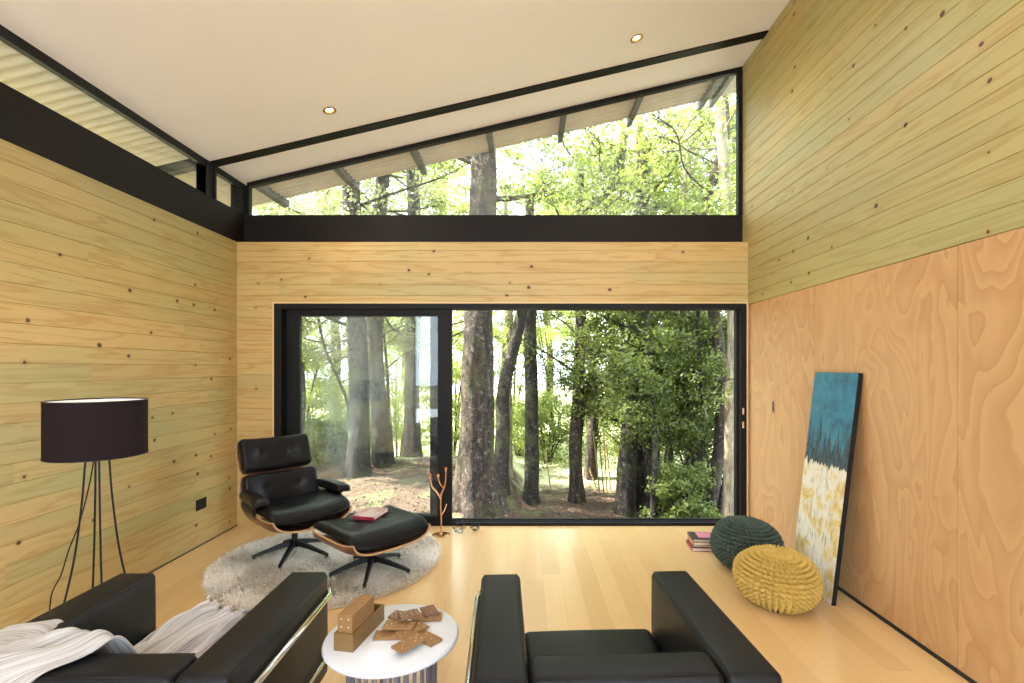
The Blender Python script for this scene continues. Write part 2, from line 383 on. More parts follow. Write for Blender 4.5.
# ceiling
def sloped_slab(bm, x0, x1, y0, y1, dz0, dz1, mi=0):
    vs = []
    for dz in (dz0, dz1):
        for x, y in ((x0,y0),(x1,y0),(x1,y1),(x0,y1)): vs.append(bm.verts.new((x, y, zc(x)+dz)))
    for f in ((0,3,2,1),(4,5,6,7),(0,1,5,4),(1,2,6,5),(2,3,7,6),(3,0,4,7)): bm.faces.new([vs[i] for i in f]).material_index = mi
LIGHTS = [(x, y) for y in (4.03, 1.85, -0.35) for x in (-1.575, 0.90)]  # only the far row is in view; the other rows are added light
bm = bmesh.new()
xs = sorted([XL-0.05, XR+0.02] + [v for l in (-1.575, 0.90) for v in (l-0.06, l+0.06)])
ys = sorted([YR, YG+0.02] + [v for l in (4.03, 1.85, -0.35) for v in (l-0.06, l+0.06)])
for i in range(len(xs)-1):
    for j in range(len(ys)-1):
        cx, cy = (xs[i]+xs[i+1])/2, (ys[j]+ys[j+1])/2
        if any(abs(cx-lx) < .06 and abs(cy-ly) < .06 for lx, ly in LIGHTS): 
            # ring of ceiling round the downlight hole
            lx, ly = cx, cy; K = 24; outer = []; inner = []; innerT = []
            for k in range(K):
                a = 2*PI*(k+0.5)/K; ca, sa = math.cos(a), math.sin(a); s = 0.06/max(abs(ca), abs(sa))
                outer.append(bm.verts.new((lx+ca*s, ly+sa*s, zc(lx+ca*s)))); inner.append(bm.verts.new((lx+ca*.04, ly+sa*.04, zc(lx+ca*.04)))); innerT.append(bm.verts.new((lx+ca*.04, ly+sa*.04, zc(lx+ca*.04)+.05)))
            for k in range(K):
                k2 = (k+1)%K
                bm.faces.new((outer[k], outer[k2], inner[k2], inner[k])); bm.faces.new((inner[k], inner[k2], innerT[k2], innerT[k]))
            bm.faces.new(innerT)
        else:
            vs = [bm.verts.new((x, y, zc(x))) for x, y in ((xs[i],ys[j]),(xs[i+1],ys[j]),(xs[i+1],ys[j+1]),(xs[i],ys[j+1]))]
            bm.faces.new(vs)
sloped_slab(bm, XL-0.05, XR+0.02, YR, YG+0.02, 0.06, 0.16)
ceil = struct(obj('ceiling', bm, M_ceil), 'smooth cream ceiling sloping up to the right', 'ceiling')
# steel rib flush in ceiling
bm = bmesh.new(); sloped_slab(bm, XL, XR-0.002, 4.355, 4.455, -0.012, 0.0)
struct(obj('trim_1', bm, M_black), 'flat black steel rib across the sloping ceiling', 'trim')
# black beams
struct(box('trim_2', XL-WT, XL, YR, YG+0.03, 2.70, 2.985, M_blackbeam), 'deep black beam on top of left pine wall', 'beam')
struct(box('trim_3', XL, XR, YG-0.004, YG+0.09, 2.702, 2.985, M_blackbeam), 'deep black beam above the sliding door wall', 'beam')

# ------------------------------------------------------------------ window_1: left clerestory
w1 = bpy.data.objects.new('window_1', None); C.objects.link(w1); struct(w1, 'long low clerestory window above the left wall beam', 'window')
fr = bmesh.new()
zt = zc(XL) - 0.0
add_box(fr, XL-0.046, XL-0.004, YR, YG+0.03, zt-0.062, zt-0.002)
add_box(fr, XL-0.046, XL-0.004, YR, YG+0.03, 2.985, 3.0)
obj('window_frame', fr, M_black, w1)
for y0, y1 in ((4.30, 4.43), (YG-0.09, YG+0.03), (1.85, 1.95), (-0.6, -0.5)):
    bm = bmesh.new(); add_box(bm, XL-0.08, XL-0.002 + (0.012 if y1 > 4.8 else 0), y0, y1, 2.985, zt-0.04)
    if y0 == 4.30: add_box(bm, XL-0.085, XL+0.012, 4.30, 4.325, 2.985, zt-0.01); add_box(bm, XL-0.085, XL+0.012, 4.405, 4.43, 2.985, zt-0.01)
    obj('post', bm, M_black, w1)
box('glass_pane', XL-0.045, XL-0.039, YR, 4.30, 2.99, zt-0.06, M_glass_clear, w1)
box('glass_pane', XL-0.045, XL-0.039, 4.43, YG-0.09, 2.99, zt-0.06, M_glass_clear, w1)
# window_2: back clerestory
w2 = bpy.data.objects.new('window_2', None); C.objects.link(w2); struct(w2, 'wedge shaped clerestory window above the back beam', 'window')
bm = bmesh.new()
sloped_slab(bm, XL+0.03, XR-0.003, YG-0.01, YG+0.05, -0.042, -0.001)
add_box(bm, XR-0.042, XR-0.002, YG-0.01, YG+0.05, 2.985, zc(XR-0.04)-0.03)
add_box(bm, XL+0.012, XL+0.05, YG-0.01, YG+0.05, 2.985, zc(XL)-0.02)
add_box(bm, XL+0.03, XR-0.003, YG+0.0, YG+0.05, 2.985, 2.995)
obj('window_frame', bm, M_black, w2)
bm = bmesh.new()
f1 = [bm.verts.new((x, YG+0.02, z)) for x, z in ((XL+0.03, 2.99), (XR-0.02, 2.99), (XR-0.02, zc(XR)-0.03), (XL+0.03, zc(XL)-0.02))]
f2 = [bm.verts.new((v.co.x, YG+0.026, v.co.z)) for v in f1]
bm.faces.new(f1); bm.faces.new(f2[::-1])
for k in range(4): bm.faces.new((f1[k], f1[(k+1)%4], f2[(k+1)%4], f2[k]))
obj('glass_pane', bm, M_glass, w2)

# ------------------------------------------------------------------ door_1: black sliding door
d1 = bpy.data.objects.new('door_1', None); C.objects.link(d1); struct(d1, 'wide black framed sliding glass door open to the forest', 'door')
bm = bmesh.new()
add_box(bm, DX0, DX0+0.07, YB-0.012, YB+0.15, 0.0, DZ)
add_box(bm, DX1-0.055, DX1, YB-0.012, YB+0.15, 0.0, DZ)
add_box(bm, DX0+0.07, DX1-0.055, YB-0.012, YB+0.15, DZ-0.05, DZ)
add_box(bm, DX0+0.07, DX1-0.055, YB-0.012, YB+0.15, -0.05, 0.028)
for yy in (0.035, 0.085): add_box(bm, DX0+0.07, DX1-0.055, YB+yy, YB+yy+0.008, 0.028, 0.036)
add_box(bm, DX1-0.075, DX1-0.055, YB+0.04, YB+0.07, 0.03, DZ-0.05)
obj('door_frame', bm, M_black, d1)
bm = bmesh.new()
for x0, x1, y0, y1, z0, z1 in ((DX0-0.014, DX0, YB-0.014, YB, 0.0, DZ+0.014), (DX0, DX1, YB-0.014, YB, DZ, DZ+0.014), (DX1, XR, YB-0.008, YB+0.1, 0.0, DZ+0.014)):
    add_box(bm, x0, x1, y0, y1, z0, z1)
obj('door_casing', bm, M_trimwood, d1)
def sash(x0, x1, y, wl, wr):
    bm = bmesh.new(); t = 0.045
    add_box(bm, x0, x0+wl, y, y+t, 0.03, DZ-0.052); add_box(bm, x1-wr, x1, y, y+t, 0.03, DZ-0.052)
    add_box(bm, x0+wl, x1-wr, y, y+t, DZ-0.115, DZ-0.052); add_box(bm, x0+wl, x1-wr, y, y+t, 0.03, 0.085)
    s = obj('sash', bm, M_black, d1)
    box('glass_pane', x0+wl-0.01, x1-wr+0.01, y+t/2-0.003, y+t/2+0.003, 0.075, DZ-0.105, M_glass, s)
    return s
s1 = sash(DX0+0.13, -0.70, YB+0.02, 0.10, 0.135)
s2 = sash(DX0+0.07, -0.80, YB+0.085, 0.12, 0.12)
bm = bmesh.new(); add_box(bm, -0.80, -0.775, YB-0.006, YB+0.02, 0.92, 1.10); add_box(bm, -0.82, -0.775, YB-0.024, YB-0.006, 0.98, 0.995)
obj('door_handle', bm, M_black, s1)
bm = bmesh.new(); add_box(bm, DX1-0.045, DX1-0.028, YB-0.02, YB-0.012, 1.06, 1.12); add_box(bm, DX1-0.045, DX1-0.028, YB-0.02, YB-0.012, 0.93, 0.99)
obj('latch_plate', bm, M_chrome, d1)

# unseen rear frame without panes, left open to let daylight into the room
d2 = bpy.data.objects.new('rear_daylight_frame', None); C.objects.link(d2); struct(d2, 'tall open frame behind the viewer, shaped to let daylight in', 'window')
bm = bmesh.new()
for x in np.linspace(XL, XR-0.06, 4): add_box(bm, x, x+0.06, YR-0.06, YR, 0.0, zc(x)-0.01)
add_box(bm, XL, XR, YR-0.06, YR, 0.0, 0.06)
obj('window_frame', bm, M_black, d2)

bm = bmesh.new(); add_box(bm, XL-1.6, XR+1.6, -9.0, YR-0.1, -0.3, -0.02)  # unseen slab added to bounce daylight up to the ceiling
struct(obj('bounce_slab', bm, simple('pale_bounce', (0.57, 0.60, 0.64), 0.8, var=0.08, scale=2)), 'pale slab added unseen behind the viewer to bounce daylight inside', 'bounce_slab')
# ------------------------------------------------------------------ roof overhang outside
def corrugated(bm, x0, x1, y0, y1, dz, pitch=0.085, amp=0.027):
    n = int((y1-y0)/pitch*8); prev = None
    for i in range(n+1):
        y = y0 + (y1-y0)*i/n; h = amp*math.cos(2*PI*y/pitch)
        a = [bm.verts.new((x, y, zc(x)+dz+h)) for x in (x0, x1)]; b = [bm.verts.new((x, y, zc(x)+dz+h+0.004)) for x in (x0, x1)]
        if prev:
            f = bm.faces.new((prev[0][0], prev[0][1], a[1], a[0])); f.smooth = True
            f = bm.faces.new((prev[1][0], b[0], b[1], prev[1][1])); f.smooth = True
        prev = (a, b)
roof = bpy.data.objects.new('roof_overhang', None); C.objects.link(roof); struct(roof, 'corrugated roof overhang on dark rafters outside the clerestory', 'roof')
bm = bmesh.new(); corrugated(bm, -3.45, XR+0.35, YR-0.5, 5.56, 0.075 + 0.10); 
for v in bm.verts:
    pass
obj('roof_sheet', bm, M_corr, roof)
bm = bmesh.new(); corrugated(bm, -3.45, XR+0.30, YG+0.06, 5.54, 0.055); obj('eave_soffit', bm, M_corr, roof)
bm = bmesh.new(); corrugated(bm, -3.43, XL-0.08, YR-0.45, YG+0.055, 0.055); obj('eave_soffit', bm, M_corr, roof)
for x in (-2.67, -1.885, -1.125, -0.36, 0.39, 1.16, 1.945, 2.075):
    bm = bmesh.new(); sloped_slab(bm, x-0.028, x+0.028, YG+0.05, 5.60, -0.02, 0.05); obj('rafter', bm, M_rafter, roof)
for y in (4.36, 2.4, 0.2):
    bm = bmesh.new(); sloped_slab(bm, -3.42, XL-0.085, y-0.04, y+0.04, -0.03, 0.05); obj('rafter', bm, M_rafter, roof)
bm = bmesh.new(); sloped_slab(bm, -3.48, -3.44, YR-0.5, 5.58, 0.0, 0.17); obj('gutter', bm, M_rafter, roof)

# ------------------------------------------------------------------ downlights
def emis(name, col, s):
    m = N(name); m.base((0.8, 0.8, 0.8)); m.b.inputs['Emission Color'].default_value = (*col, 1); m.b.inputs['Emission Strength'].default_value = s; return m.m
M_bulb = emis('downlight_bulb', (1.0, 0.84, 0.60), 6.0)
M_bronze = simple('bronze_ring', (0.42, 0.27, 0.15), 0.35, metal=0.8)
names = ['recessed ceiling downlight to the left, over the black lounge chair', 'recessed ceiling downlight to the right, close to the black rib',
         'added unseen downlight above left armchair', 'added unseen downlight above right armchair', 'added unseen downlight behind the left armchair', 'added unseen downlight behind the right armchair']
for i, (lx, ly) in enumerate(LIGHTS):
    t = thing('downlight', names[i], 'light', (lx, ly, zc(lx)), 0, 'recessed ceiling downlights'); t.rotation_euler = (0, -SLOPE, 0)
    bm = bmesh.new(); add_lathe(bm, [(0.052, 0.0), (0.052, -0.004), (0.046, -0.006), (0.037, -0.004), (0.031, 0.018), (0.031, 0.022)], 32)
    obj('trim_ring', bm, M_bronze, t, True, 40)
    bm = bmesh.new(); add_lathe(bm, [(0, 0.010), (0.018, 0.011), (0.030, 0.018)], 24); obj('bulb', bm, M_bulb, t, True)
    ld = bpy.data.lights.new('downlight_lamp', 'SPOT'); ld.energy = 30; ld.spot_size = 2.5; ld.spot_blend = 0.9; ld.color = (1.0, 0.93, 0.85); ld.shadow_soft_size = 0.03
    lo = bpy.data.objects.new('downlight_lamp', ld); C.objects.link(lo); lo.parent = t; lo.location = (0, 0, -0.012)

# wall fittings
so = box('wall_socket', XL, XL+0.009, 4.165, 4.295, 0.305, 0.395, M_black, None, 0.003); tag(so, 'black double power socket low on left pine wall', 'socket')
for y in (4.20, 4.26): box('socket_insert', XL+0.008, XL+0.0115, y-0.018, y+0.018, 0.328, 0.372, M_gap, so, 0.002)
lt = box('flush_latch', XR-0.003, XR+0.006, 4.255, 4.295, 1.115, 1.225, M_bronze, None, 0.002); tag(lt, 'small slotted flush pull plate on the plywood wall', 'latch')
box('latch_slot', XR-0.0045, XR-0.001, 4.266, 4.284, 1.128, 1.212, M_gap, lt)
#==FURNITURE==
# ------------------------------------------------------------------ armchairs
def armchair(name, label, loc, rz):
    t = thing(name, label, 'armchair', loc, rz, 'square black leather armchairs')
    W, D, A = 0.865, 0.73, 0.158
    for s in (-1, 1):
        x = s*(W/2 - A/2)
        def df(p, s=s): return (p.x*(1+0.03*math.cos(p.z*6)), p.y, p.z)
        a = rbox('armrest', A, D, 0.43, 0.024, M_leather, t, 8, 4, df, (x, D/2, 0.437))
        bm = bmesh.new(); z = 0.647; r = .0022; hx = A/2-0.012; y0, y1 = 0.012, D-0.012
        add_tube(bm, [(x-hx, y0, z), (x-hx, y1, z), (x+hx, y1, z), (x+hx, y0, z), (x-hx, y0, z)], r, 6)
        obj('piping', bm, M_leather, a)
    IW = W - 2*A - 0.006
    b = rbox('backrest', IW, 0.135, 0.43, 0.026, M_leather, t, 8, 4, None, (0, 0.0715, 0.437))
    bm = bmesh.new(); hx = IW/2-0.012; add_tube(bm, [(-hx, 0.016, .6475), (hx, 0.016, .6475), (hx, 0.127, .6475), (-hx, 0.127, .6475), (-hx, 0.016, .6475)], .0022, 6)
    obj('piping', bm, M_leather, b)
    def dome(p):
        u = p.x/(IW/2); v = p.y/0.29
        return (p.x, p.y, p.z + (0.018*(1-min(1, u*u))*(1-min(1, v*v)) if p.z > 0 else 0))
    sy = (0.14 + D - 0.012)/2
    s_ = rbox('seat_cushion', IW-0.004, D-0.152, 0.15, 0.034, M_leather, t, 12, 5, dome, (0, sy, 0.348))
    rbox('seat_base', IW-0.004, D-0.152, 0.10, 0.02, M_leather, t, 6, 3, None, (0, sy, 0.225))
    # chrome frame
    bm = bmesh.new(); o_ = W/2 + 0.016
    for z in (0.565, 0.325):
        pts = [(-W/2+0.08, D+0.016, z), (-o_+0.05, D+0.016, z), (-o_+0.014, D+0.004, z), (-o_, D-0.04, z), (-o_, 0.02, z), (-o_+0.02, -0.012, z), (-o_+0.06, -0.018, z),
               (o_-0.06, -0.018, z), (o_-0.02, -0.012, z), (o_, 0.02, z), (o_, D-0.04, z), (o_-0.014, D+0.004, z), (o_-0.05, D+0.016, z), (W/2-0.08, D+0.016, z)]
        add_tube(bm, pts, 0.0115 if z > .5 else 0.0075, 12)
    z = 0.165; pts = [(-o_+.09, D-0.02, z), (o_-.09, D-0.02, z), (o_-.09, 0.04, z), (-o_+.09, 0.04, z), (-o_+.09, D-0.02, z)]; add_tube(bm, pts, 0.011, 10)
    obj('chrome_frame', bm, M_chrome, t)
    for s in (-1, 1):
        tube('leg', [(s*(W/2-0.08), D+0.016, 0.565), (s*(W/2-0.08), D+0.016, 0.0)], 0.0125, M_chrome, t, 12)
        tube('leg', [(s*(W/2-0.12), -0.018, 0.565), (s*(W/2-0.12), -0.018, 0.0)], 0.0125, M_chrome, t, 12)
    return t
rz1, rz2 = 0.018, 0.046
def chair_at(xf, yf, rz): return (xf + math.sin(rz)*0.73, yf - math.cos(rz)*0.73, 0)
armchair('armchair', 'black leather armchair with a grey throw lying over it', chair_at(-1.255, 2.09, rz1), rz1)
armchair('armchair', 'bare black leather armchair near the knitted poufs, no blanket', chair_at(0.253, 2.09, rz2), rz2)

# ------------------------------------------------------------------ throw blanket
def throw():
    m = N('woven_throw'); uv = m.sep(m.coord('UV'))
    s1 = m.noise(m.comb(m.math('MULTIPLY', uv[0], 2.0), m.math('MULTIPLY', uv[1], 46.0), 0.0), 1.0, 3, 0.7)
    s2 = m.noise(m.comb(m.math('MULTIPLY', uv[0], 9.0), m.math('MULTIPLY', uv[1], 150.0), 4.0), 1.0, 2)
    c = m.ramp(s1, [(0.30, (0.16, 0.14, 0.15)), (0.42, (0.36, 0.32, 0.31)), (0.50, (0.47, 0.43, 0.41)), (0.60, (0.55, 0.52, 0.51)), (0.70, (0.24, 0.24, 0.29))])
    c = m.mix(m.math('MULTIPLY', m.step(s2, 0.45, 0.7), 0.5), c, (0.30, 0.26, 0.25))
    m.base(c); m.set(Roughness=0.9); m.b.inputs['Sheen Weight'].default_value = 0.3; m.bump(s2, 0.5, 0.003)
    sg = lambda x, k: 1/(1+math.exp(-x*k))
    def base(x, y):       # armchair top surface, softened by the stiffness of the cloth
        s = 0.425
        back = sg(1.585-y, 40); arm = sg(-1.495-x, 50)
        front = sg(2.08-y, 50); z = s + (0.652-s)*max(back, arm)
        off = max(sg(1.330-y, 70), sg(-1.730-x, 50)); return z - off*0.30, front
    path = spline([(-1.92, 1.40, 0), (-1.70, 1.43, 0), (-1.51, 1.455, 0), (-1.38, 1.52, 0), (-1.32, 1.66, 0), (-1.25, 1.82, 0), (-1.19, 1.97, 0)], 18)
    n = len(path)-1; W = 62; bm = bmesh.new(); uvl = bm.loops.layers.uv.new('uv'); grid = []
    rnd = random.Random(5)
    for i, p in enumerate(path):
        t = i/n; d = (path[min(i+1, n)]-path[max(i-1, 0)]).normalized(); side = Vector((-d.y, d.x, 0))
        wl = 0.205 - 0.05*sg(t-0.5, 20) + 0.02*math.sin(t*23) + 0.06*sg(t-0.75, 20); wr = 0.13 + 0.02*math.sin(t*17+1) + 0.10*sg(t-0.75, 16)
        row = []
        for j in range(W+1):
            v = j/W*2-1; q = p + side*(wl*v if v > 0 else wr*v)
            q = Vector((min(q.x, -0.99 + 0.004*math.sin(9*t)), q.y, 0))
            z, fr = base(q.x, q.y)
            f = mnoise.noise(Vector((t*2.2, v*3.1, 2.0))); f2 = mnoise.noise(Vector((t*5.0+v*1.2, v*7.0, 8.0))); 
            ridge = abs(math.sin(v*5.6 + 3.0*t + 2.2*f))**0.7*(0.75+0.5*f2)
            amp = 0.028 + 0.055*sg(t-0.62, 18)
            lift = 0.016 + amp*ridge*(1-0.55*abs(v)**3) + 0.018*f2*(0.4+t) + 0.06*sg(t-0.70, 16)*(1-abs(v)**2)*sg(q.y-1.60, 30)
            valley = 0.05*math.exp(-((q.y-1.53)/0.05)**2)*(1 if q.x > -1.52 else 0)
            z = max(z + 0.012, z + lift + valley*0.6)
            row.append((q.x, q.y, z))
        grid.append(row)
    G = np.array(grid)
    for _ in range(2):   # relax heights
        Z = G[:, :, 2].copy(); Z[1:-1, 1:-1] = 0.4*G[1:-1, 1:-1, 2] + 0.15*(G[2:, 1:-1, 2]+G[:-2, 1:-1, 2]+G[1:-1, 2:, 2]+G[1:-1, :-2, 2]); G[:, :, 2] = Z
    V = [[bm.verts.new(G[i, j]) for j in range(W+1)] for i in range(n+1)]
    for i in range(n):
        for j in range(W):
            f = bm.faces.new((V[i][j], V[i+1][j], V[i+1][j+1], V[i][j+1])); f.smooth = True
            for l, (a, b) in zip(f.loops, ((i, j), (i+1, j), (i+1, j+1), (i, j+1))): l[uvl].uv = (a/n, b/W)
    # tasselled far end
    for j in range(0, W, 2):
        p = V[n][j].co.copy(); q = p + Vector((0.012*math.sin(j*2.1), 0.02, -0.018)); add_tube(bm, [p, (p+q)/2 + Vector((0, 0, .006)), q + Vector((0, 0.008, -0.006))], 0.0022, 5)
    o = obj('throw_blanket', bm, m.m)
    so_ = o.modifiers.new('thickness', 'SOLIDIFY'); so_.thickness = 0.006; so_.offset = 1
    tag(o, 'striped grey and white woven throw draped over the left armchair', 'blanket')
throw()

# ------------------------------------------------------------------ side table
def side_table():
    x, y, H = -0.498, 1.88, 0.50
    t = thing('side_table', 'small round side table with white top and grey slatted drum base', 'table', (x, y, 0))
    white = simple('white_lacquer', (0.64, 0.64, 0.67), 0.28, var=0.02); grey = simple('grey_violet_metal', (0.16, 0.145, 0.18), 0.45)
    bm = bmesh.new(); add_lathe(bm, [(0, H-0.022), (0.236, H-0.022), (0.245, H-0.018), (0.248, H-0.011), (0.245, H-0.004), (0.239, H), (0, H)], 72)
    obj('tabletop', bm, white, t, True, 35)
    nf = 30
    for k in range(nf):
        a = 2*PI*k/nf; bm = bmesh.new(); M = Matrix.Rotation(a, 4, 'Z'); pr = []
        for i in range(13):
            u = i/12; z = 0.012 + (H-0.034)*u; r = 0.150 + 0.016*(u) + 0.028*(1-u)**3; pr.append((r, z))
        ring = [[bm.verts.new(M @ Vector((r+dr, dt, z))) for dr, dt in ((-0.003, -0.0065), (0.003, -0.0065), (0.003, 0.0065), (-0.003, 0.0065))] for r, z in pr]
        for r0, r1 in zip(ring, ring[1:]):
            for q in range(4): bm.faces.new((r0[q], r0[(q+1)%4], r1[(q+1)%4], r1[q]))
        bm.faces.new(ring[0][::-1]); bm.faces.new(ring[-1]); obj('slat', bm, grey, t)
    for zc_, r in ((0.006, 0.181), (H-0.026, 0.168)):
        bm = bmesh.new(); add_lathe(bm, [(r-0.010, zc_-0.006), (r+0.006, zc_-0.006), (r+0.006, zc_+0.006), (r-0.010, zc_+0.006), (r-0.010, zc_-0.006)], 60); obj('ring', bm, grey, t)
    return H
TH = side_table()

# dominoes and their box
def wood_small(name, a, b):
    m = N(name); p = m.sep(m.coord()); n = m.noise(m.comb(m.math('MULTIPLY', p[0], 30.0), m.math('MULTIPLY', p[1], 160.0), m.math('MULTIPLY', p[2], 160.0)), 1.0, 4, 0.6, 0.4)
    m.base(m.mix(n, a, b)); m.set(Roughness=0.5); m.bump(n, 0.15, 0.001); return m.m
M_dom = [wood_small('domino_wood_light', (0.19, 0.09, 0.03), (0.34, 0.18, 0.065)), wood_small('domino_wood_dark', (0.12, 0.055, 0.03), (0.22, 0.115, 0.06))]
M_pip = simple('pip_cream', (0.72, 0.62, 0.48), 0.6)
M_box = wood_small('box_wood', (0.14, 0.075, 0.02), (0.25, 0.14, 0.045))
DL, DW, DT = 0.118, 0.058, 0.0100
def domino(loc, rot, n1, n2, mat, label, group):
    bm = bmesh.new(); add_box(bm, -DL/2, DL/2, -DW/2, DW/2, 0, DT)
    bmesh.ops.bevel(bm, geom=bm.edges[:], offset=0.0015, segments=1, affect='EDGES')
    P = {0: [], 1: [(0, 0)], 2: [(-1, -1), (1, 1)], 3: [(-1, -1), (0, 0), (1, 1)], 4: [(-1, -1), (1, 1), (-1, 1), (1, -1)], 5: [(-1, -1), (1, 1), (-1, 1), (1, -1), (0, 0)], 6: [(-1, -1), (1, 1), (-1, 1), (1, -1), (-1, 0), (1, 0)]}
    for n_, cx in ((n1, -DL/4), (n2, DL/4)):
        for a, b in P[n_]:
            vs = [bm.verts.new((cx+a*0.014+0.0028*math.cos(2*PI*k/10), b*0.014+0.0028*math.sin(2*PI*k/10), DT+0.0003)) for k in range(10)]
            bm.faces.new(vs).material_index = 1
    me = bpy.data.meshes.new('domino'); bm.to_mesh(me); bm.free()
    o = link('domino', me, [mat, M_pip]); o.location = loc; o.rotation_euler = rot; return tag(o, label, 'domino', group)
bx, by, brz = -0.618, 1.878, math.radians(79)
BL, BW, BH = 0.235, 0.074, 0.062
tb = thing('domino_box', 'open narrow wooden box holding upright dominoes on the white side table', 'box', (bx, by, TH), brz)
bm = bmesh.new()
for a in ((-BL/2, BL/2, -BW/2, -BW/2+.006, 0, BH), (-BL/2, BL/2, BW/2-.006, BW/2, 0, BH), (-BL/2, -BL/2+.006, -BW/2+.006, BW/2-.006, 0, BH), (BL/2-.006, BL/2, -BW/2+.006, BW/2-.006, 0, BH)): add_box(bm, *a)
obj('side_panel', bm, M_box, tb); box('bottom_panel', -BL/2+.006, BL/2-.006, -BW/2+.006, BW/2-.006, 0, 0.006, M_box, tb)
Mb = Matrix.Translation((bx, by, TH)) @ Matrix.Rotation(brz, 4, 'Z')
for k in range(12):
    p = Mb @ Vector((-BL/2+0.010 + k*0.0135 + DT, 0, 0.0065 + DL/2))
    o = domino((0, 0, 0), (0, 0, 0), (k*2+3) % 7, (k+4) % 7, M_dom[0], '', 'dominoes upright in the wooden box')
    o.matrix_world = Matrix.Translation(p) @ Matrix.Rotation(brz, 4, 'Z') @ Matrix.Rotation(-PI/2, 4, 'Y') @ Matrix.Rotation(0 if k else 0, 4, 'X')
    o['label'] = 'front end wooden domino showing its pips, upright in the narrow box' if k == 0 else ('rearmost upright wooden domino beside the empty end of the box' if k == 11 else ['', 'second', 'third', 'fourth', 'fifth', 'sixth', 'seventh', 'eighth', 'ninth', 'tenth', 'eleventh'][k] + ' upright wooden domino from the near end of the box')
def tp(px, py, z): Y = F*(1.5-z)/(py-368); return ((px-525)/F*Y, Y)
scat = [ # px, py, stack level, yaw, pips, material, label
    (390.5, 636.5, 0, 3, 2, 3, 0, 'wooden domino lying nearest the box, left of the loose pile'),
    (399.5, 627, 2, -4, 3, 4, 0, 'light brown wooden domino lying under the two dark tilted ones'),
    (412, 632, 1, 50, 1, 2, 0, 'wooden domino half buried in the middle of the loose pile'),
    (426, 639, 0, -38, 4, 1, 0, 'wooden domino fallen at the lower right edge of the loose pile'),
    (409.5, 644.5, 2, 52, 3, 5, 0, 'wooden domino nearest the viewer, lying across the pile'),
    (427, 618.5, 0, 6, 2, 2, 0, 'light wooden domino lying under the farthest dark one'),
    (400.5, 617.5, 3, -18, 5, 5, 1, 'dark wooden domino tilted on the left of the dark pair'),
    (409, 616.5, 4, 26, 4, 6, 1, 'dark wooden domino overlapping its dark neighbour'),
    (429.5, 612.5, 1, -62, 2, 1, 1, 'short dark wooden domino at the far right, on top of a lighter one')]
for px, py, lv, yaw, a, b, mi, lab in scat:
    X, Y = tp(px, py, TH + lv*DT); o = domino((X, Y, TH + lv*(DT+0.0004) + 0.0004), (0, 0, math.radians(yaw)), a, b, M_dom[mi], lab, 'loose dominoes on the side table')
    if mi == 1: o.scale = (0.66, 1.0, 1.0)

# ------------------------------------------------------------------ floor lamp
def floor_lamp():
    t = thing('floor_lamp', 'tall floor lamp with black drum shade on thin bent wire legs', 'lamp', (-2.232, 2.61, 0))
    m = N('black_shade_fabric'); p = m.sep(m.coord()); w = m.noise(m.comb(m.math('MULTIPLY', p[0], 600.0), m.math('MULTIPLY', p[1], 600.0), m.math('MULTIPLY', p[2], 900.0)), 1.0, 2)
    m.base(m.mix(w, (0.010, 0.006, 0.007), (0.024, 0.014, 0.016))); m.set(Roughness=0.9, Specular_IOR_Level=0.15); m.bump(w, 0.3, 0.001)
    wh = simple('white_shade_lining', (0.85, 0.80, 0.76), 0.8, var=0.02)
    R, z0, z1 = 0.212, 1.045, 1.332
    bm = bmesh.new(); add_lathe(bm, [(R, z0), (R, z1), (R-0.003, z1)], 96, 0); add_lathe(bm, [(R-0.003, z1), (R-0.003, z0), (R, z0)], 96, 1)
    obj('lamp_shade', bm, [m.m, wh], t, True, 40)
    bm = bmesh.new(); add_lathe(bm, [(R-.001, z1-0.004), (R+.003, z1-0.002), (R+.003, z1+0.002), (R-.004, z1+0.002), (R-.004, z1-0.004)], 96); obj('shade_rim', bm, M_base, t, True, 40); bm = bmesh.new(); add_lathe(bm, [(R-.001, z0-0.002), (R+.003, z0-0.001), (R+.003, z0+0.003), (R-.004, z0+0.002), (R-.004, z0-0.002)], 96)
    obj('shade_rim', bm, M_base, t, True, 40)
    df = N('lamp_diffuser'); df.base((0.9, 0.86, 0.82)); df.b.inputs['Emission Color'].default_value = (1, .9, .8, 1); df.b.inputs['Emission Strength'].default_value = 0.25
    bm = bmesh.new(); add_lathe(bm, [(0, z1-0.006), (R-0.004, z1-0.006), (R-0.004, z1-0.010), (0, z1-0.010)], 64); obj('top_diffuser', bm, df.m, t)
    def leg(a):
        ca, sa = math.cos(a), math.sin(a)
        prof = [(0.022, 1.16), (0.045, 1.045), (0.062, 0.80), (0.095, 0.50), (0.155, 0.20), (0.215, 0.004)]
        return tube('leg', spline([(r*ca, r*sa, z) for r, z in prof], 8), 0.0048, M_base, t, 8)
    for k in range(4): leg(math.radians(49 + 90*k))
    bm = bmesh.new(); add_lathe(bm, [(0, 1.19), (0.03, 1.19), (0.03, 1.14), (0, 1.14)], 24); add_tube(bm, [(0, 0, 1.19), (0, 0, 1.25)], 0.02, 16)
    for k in range(3):
        a = 2*PI*k/3; add_tube(bm, [(0, 0, 1.24), ((R-.004)*math.cos(a), (R-.004)*math.sin(a), z1-0.012)], 0.003, 6)
    obj('bulb_holder', bm, M_base, t)
    tube('power_cord', spline([(0.0, 0.0, 1.14), (0.0, -0.02, 1.03), (-0.02, -0.03, 0.88), (-0.075, -0.02, 0.70), (-0.13, -0.02, 0.56), (-0.19, 0.0, 0.42), (-0.26, 0.02, 0.30), (-0.30, 0.05, 0.10), (-0.34, 0.1, 0.004), (-0.44, 0.3, 0.004)], 8), 0.0032, M_base, t, 8)
floor_lamp()

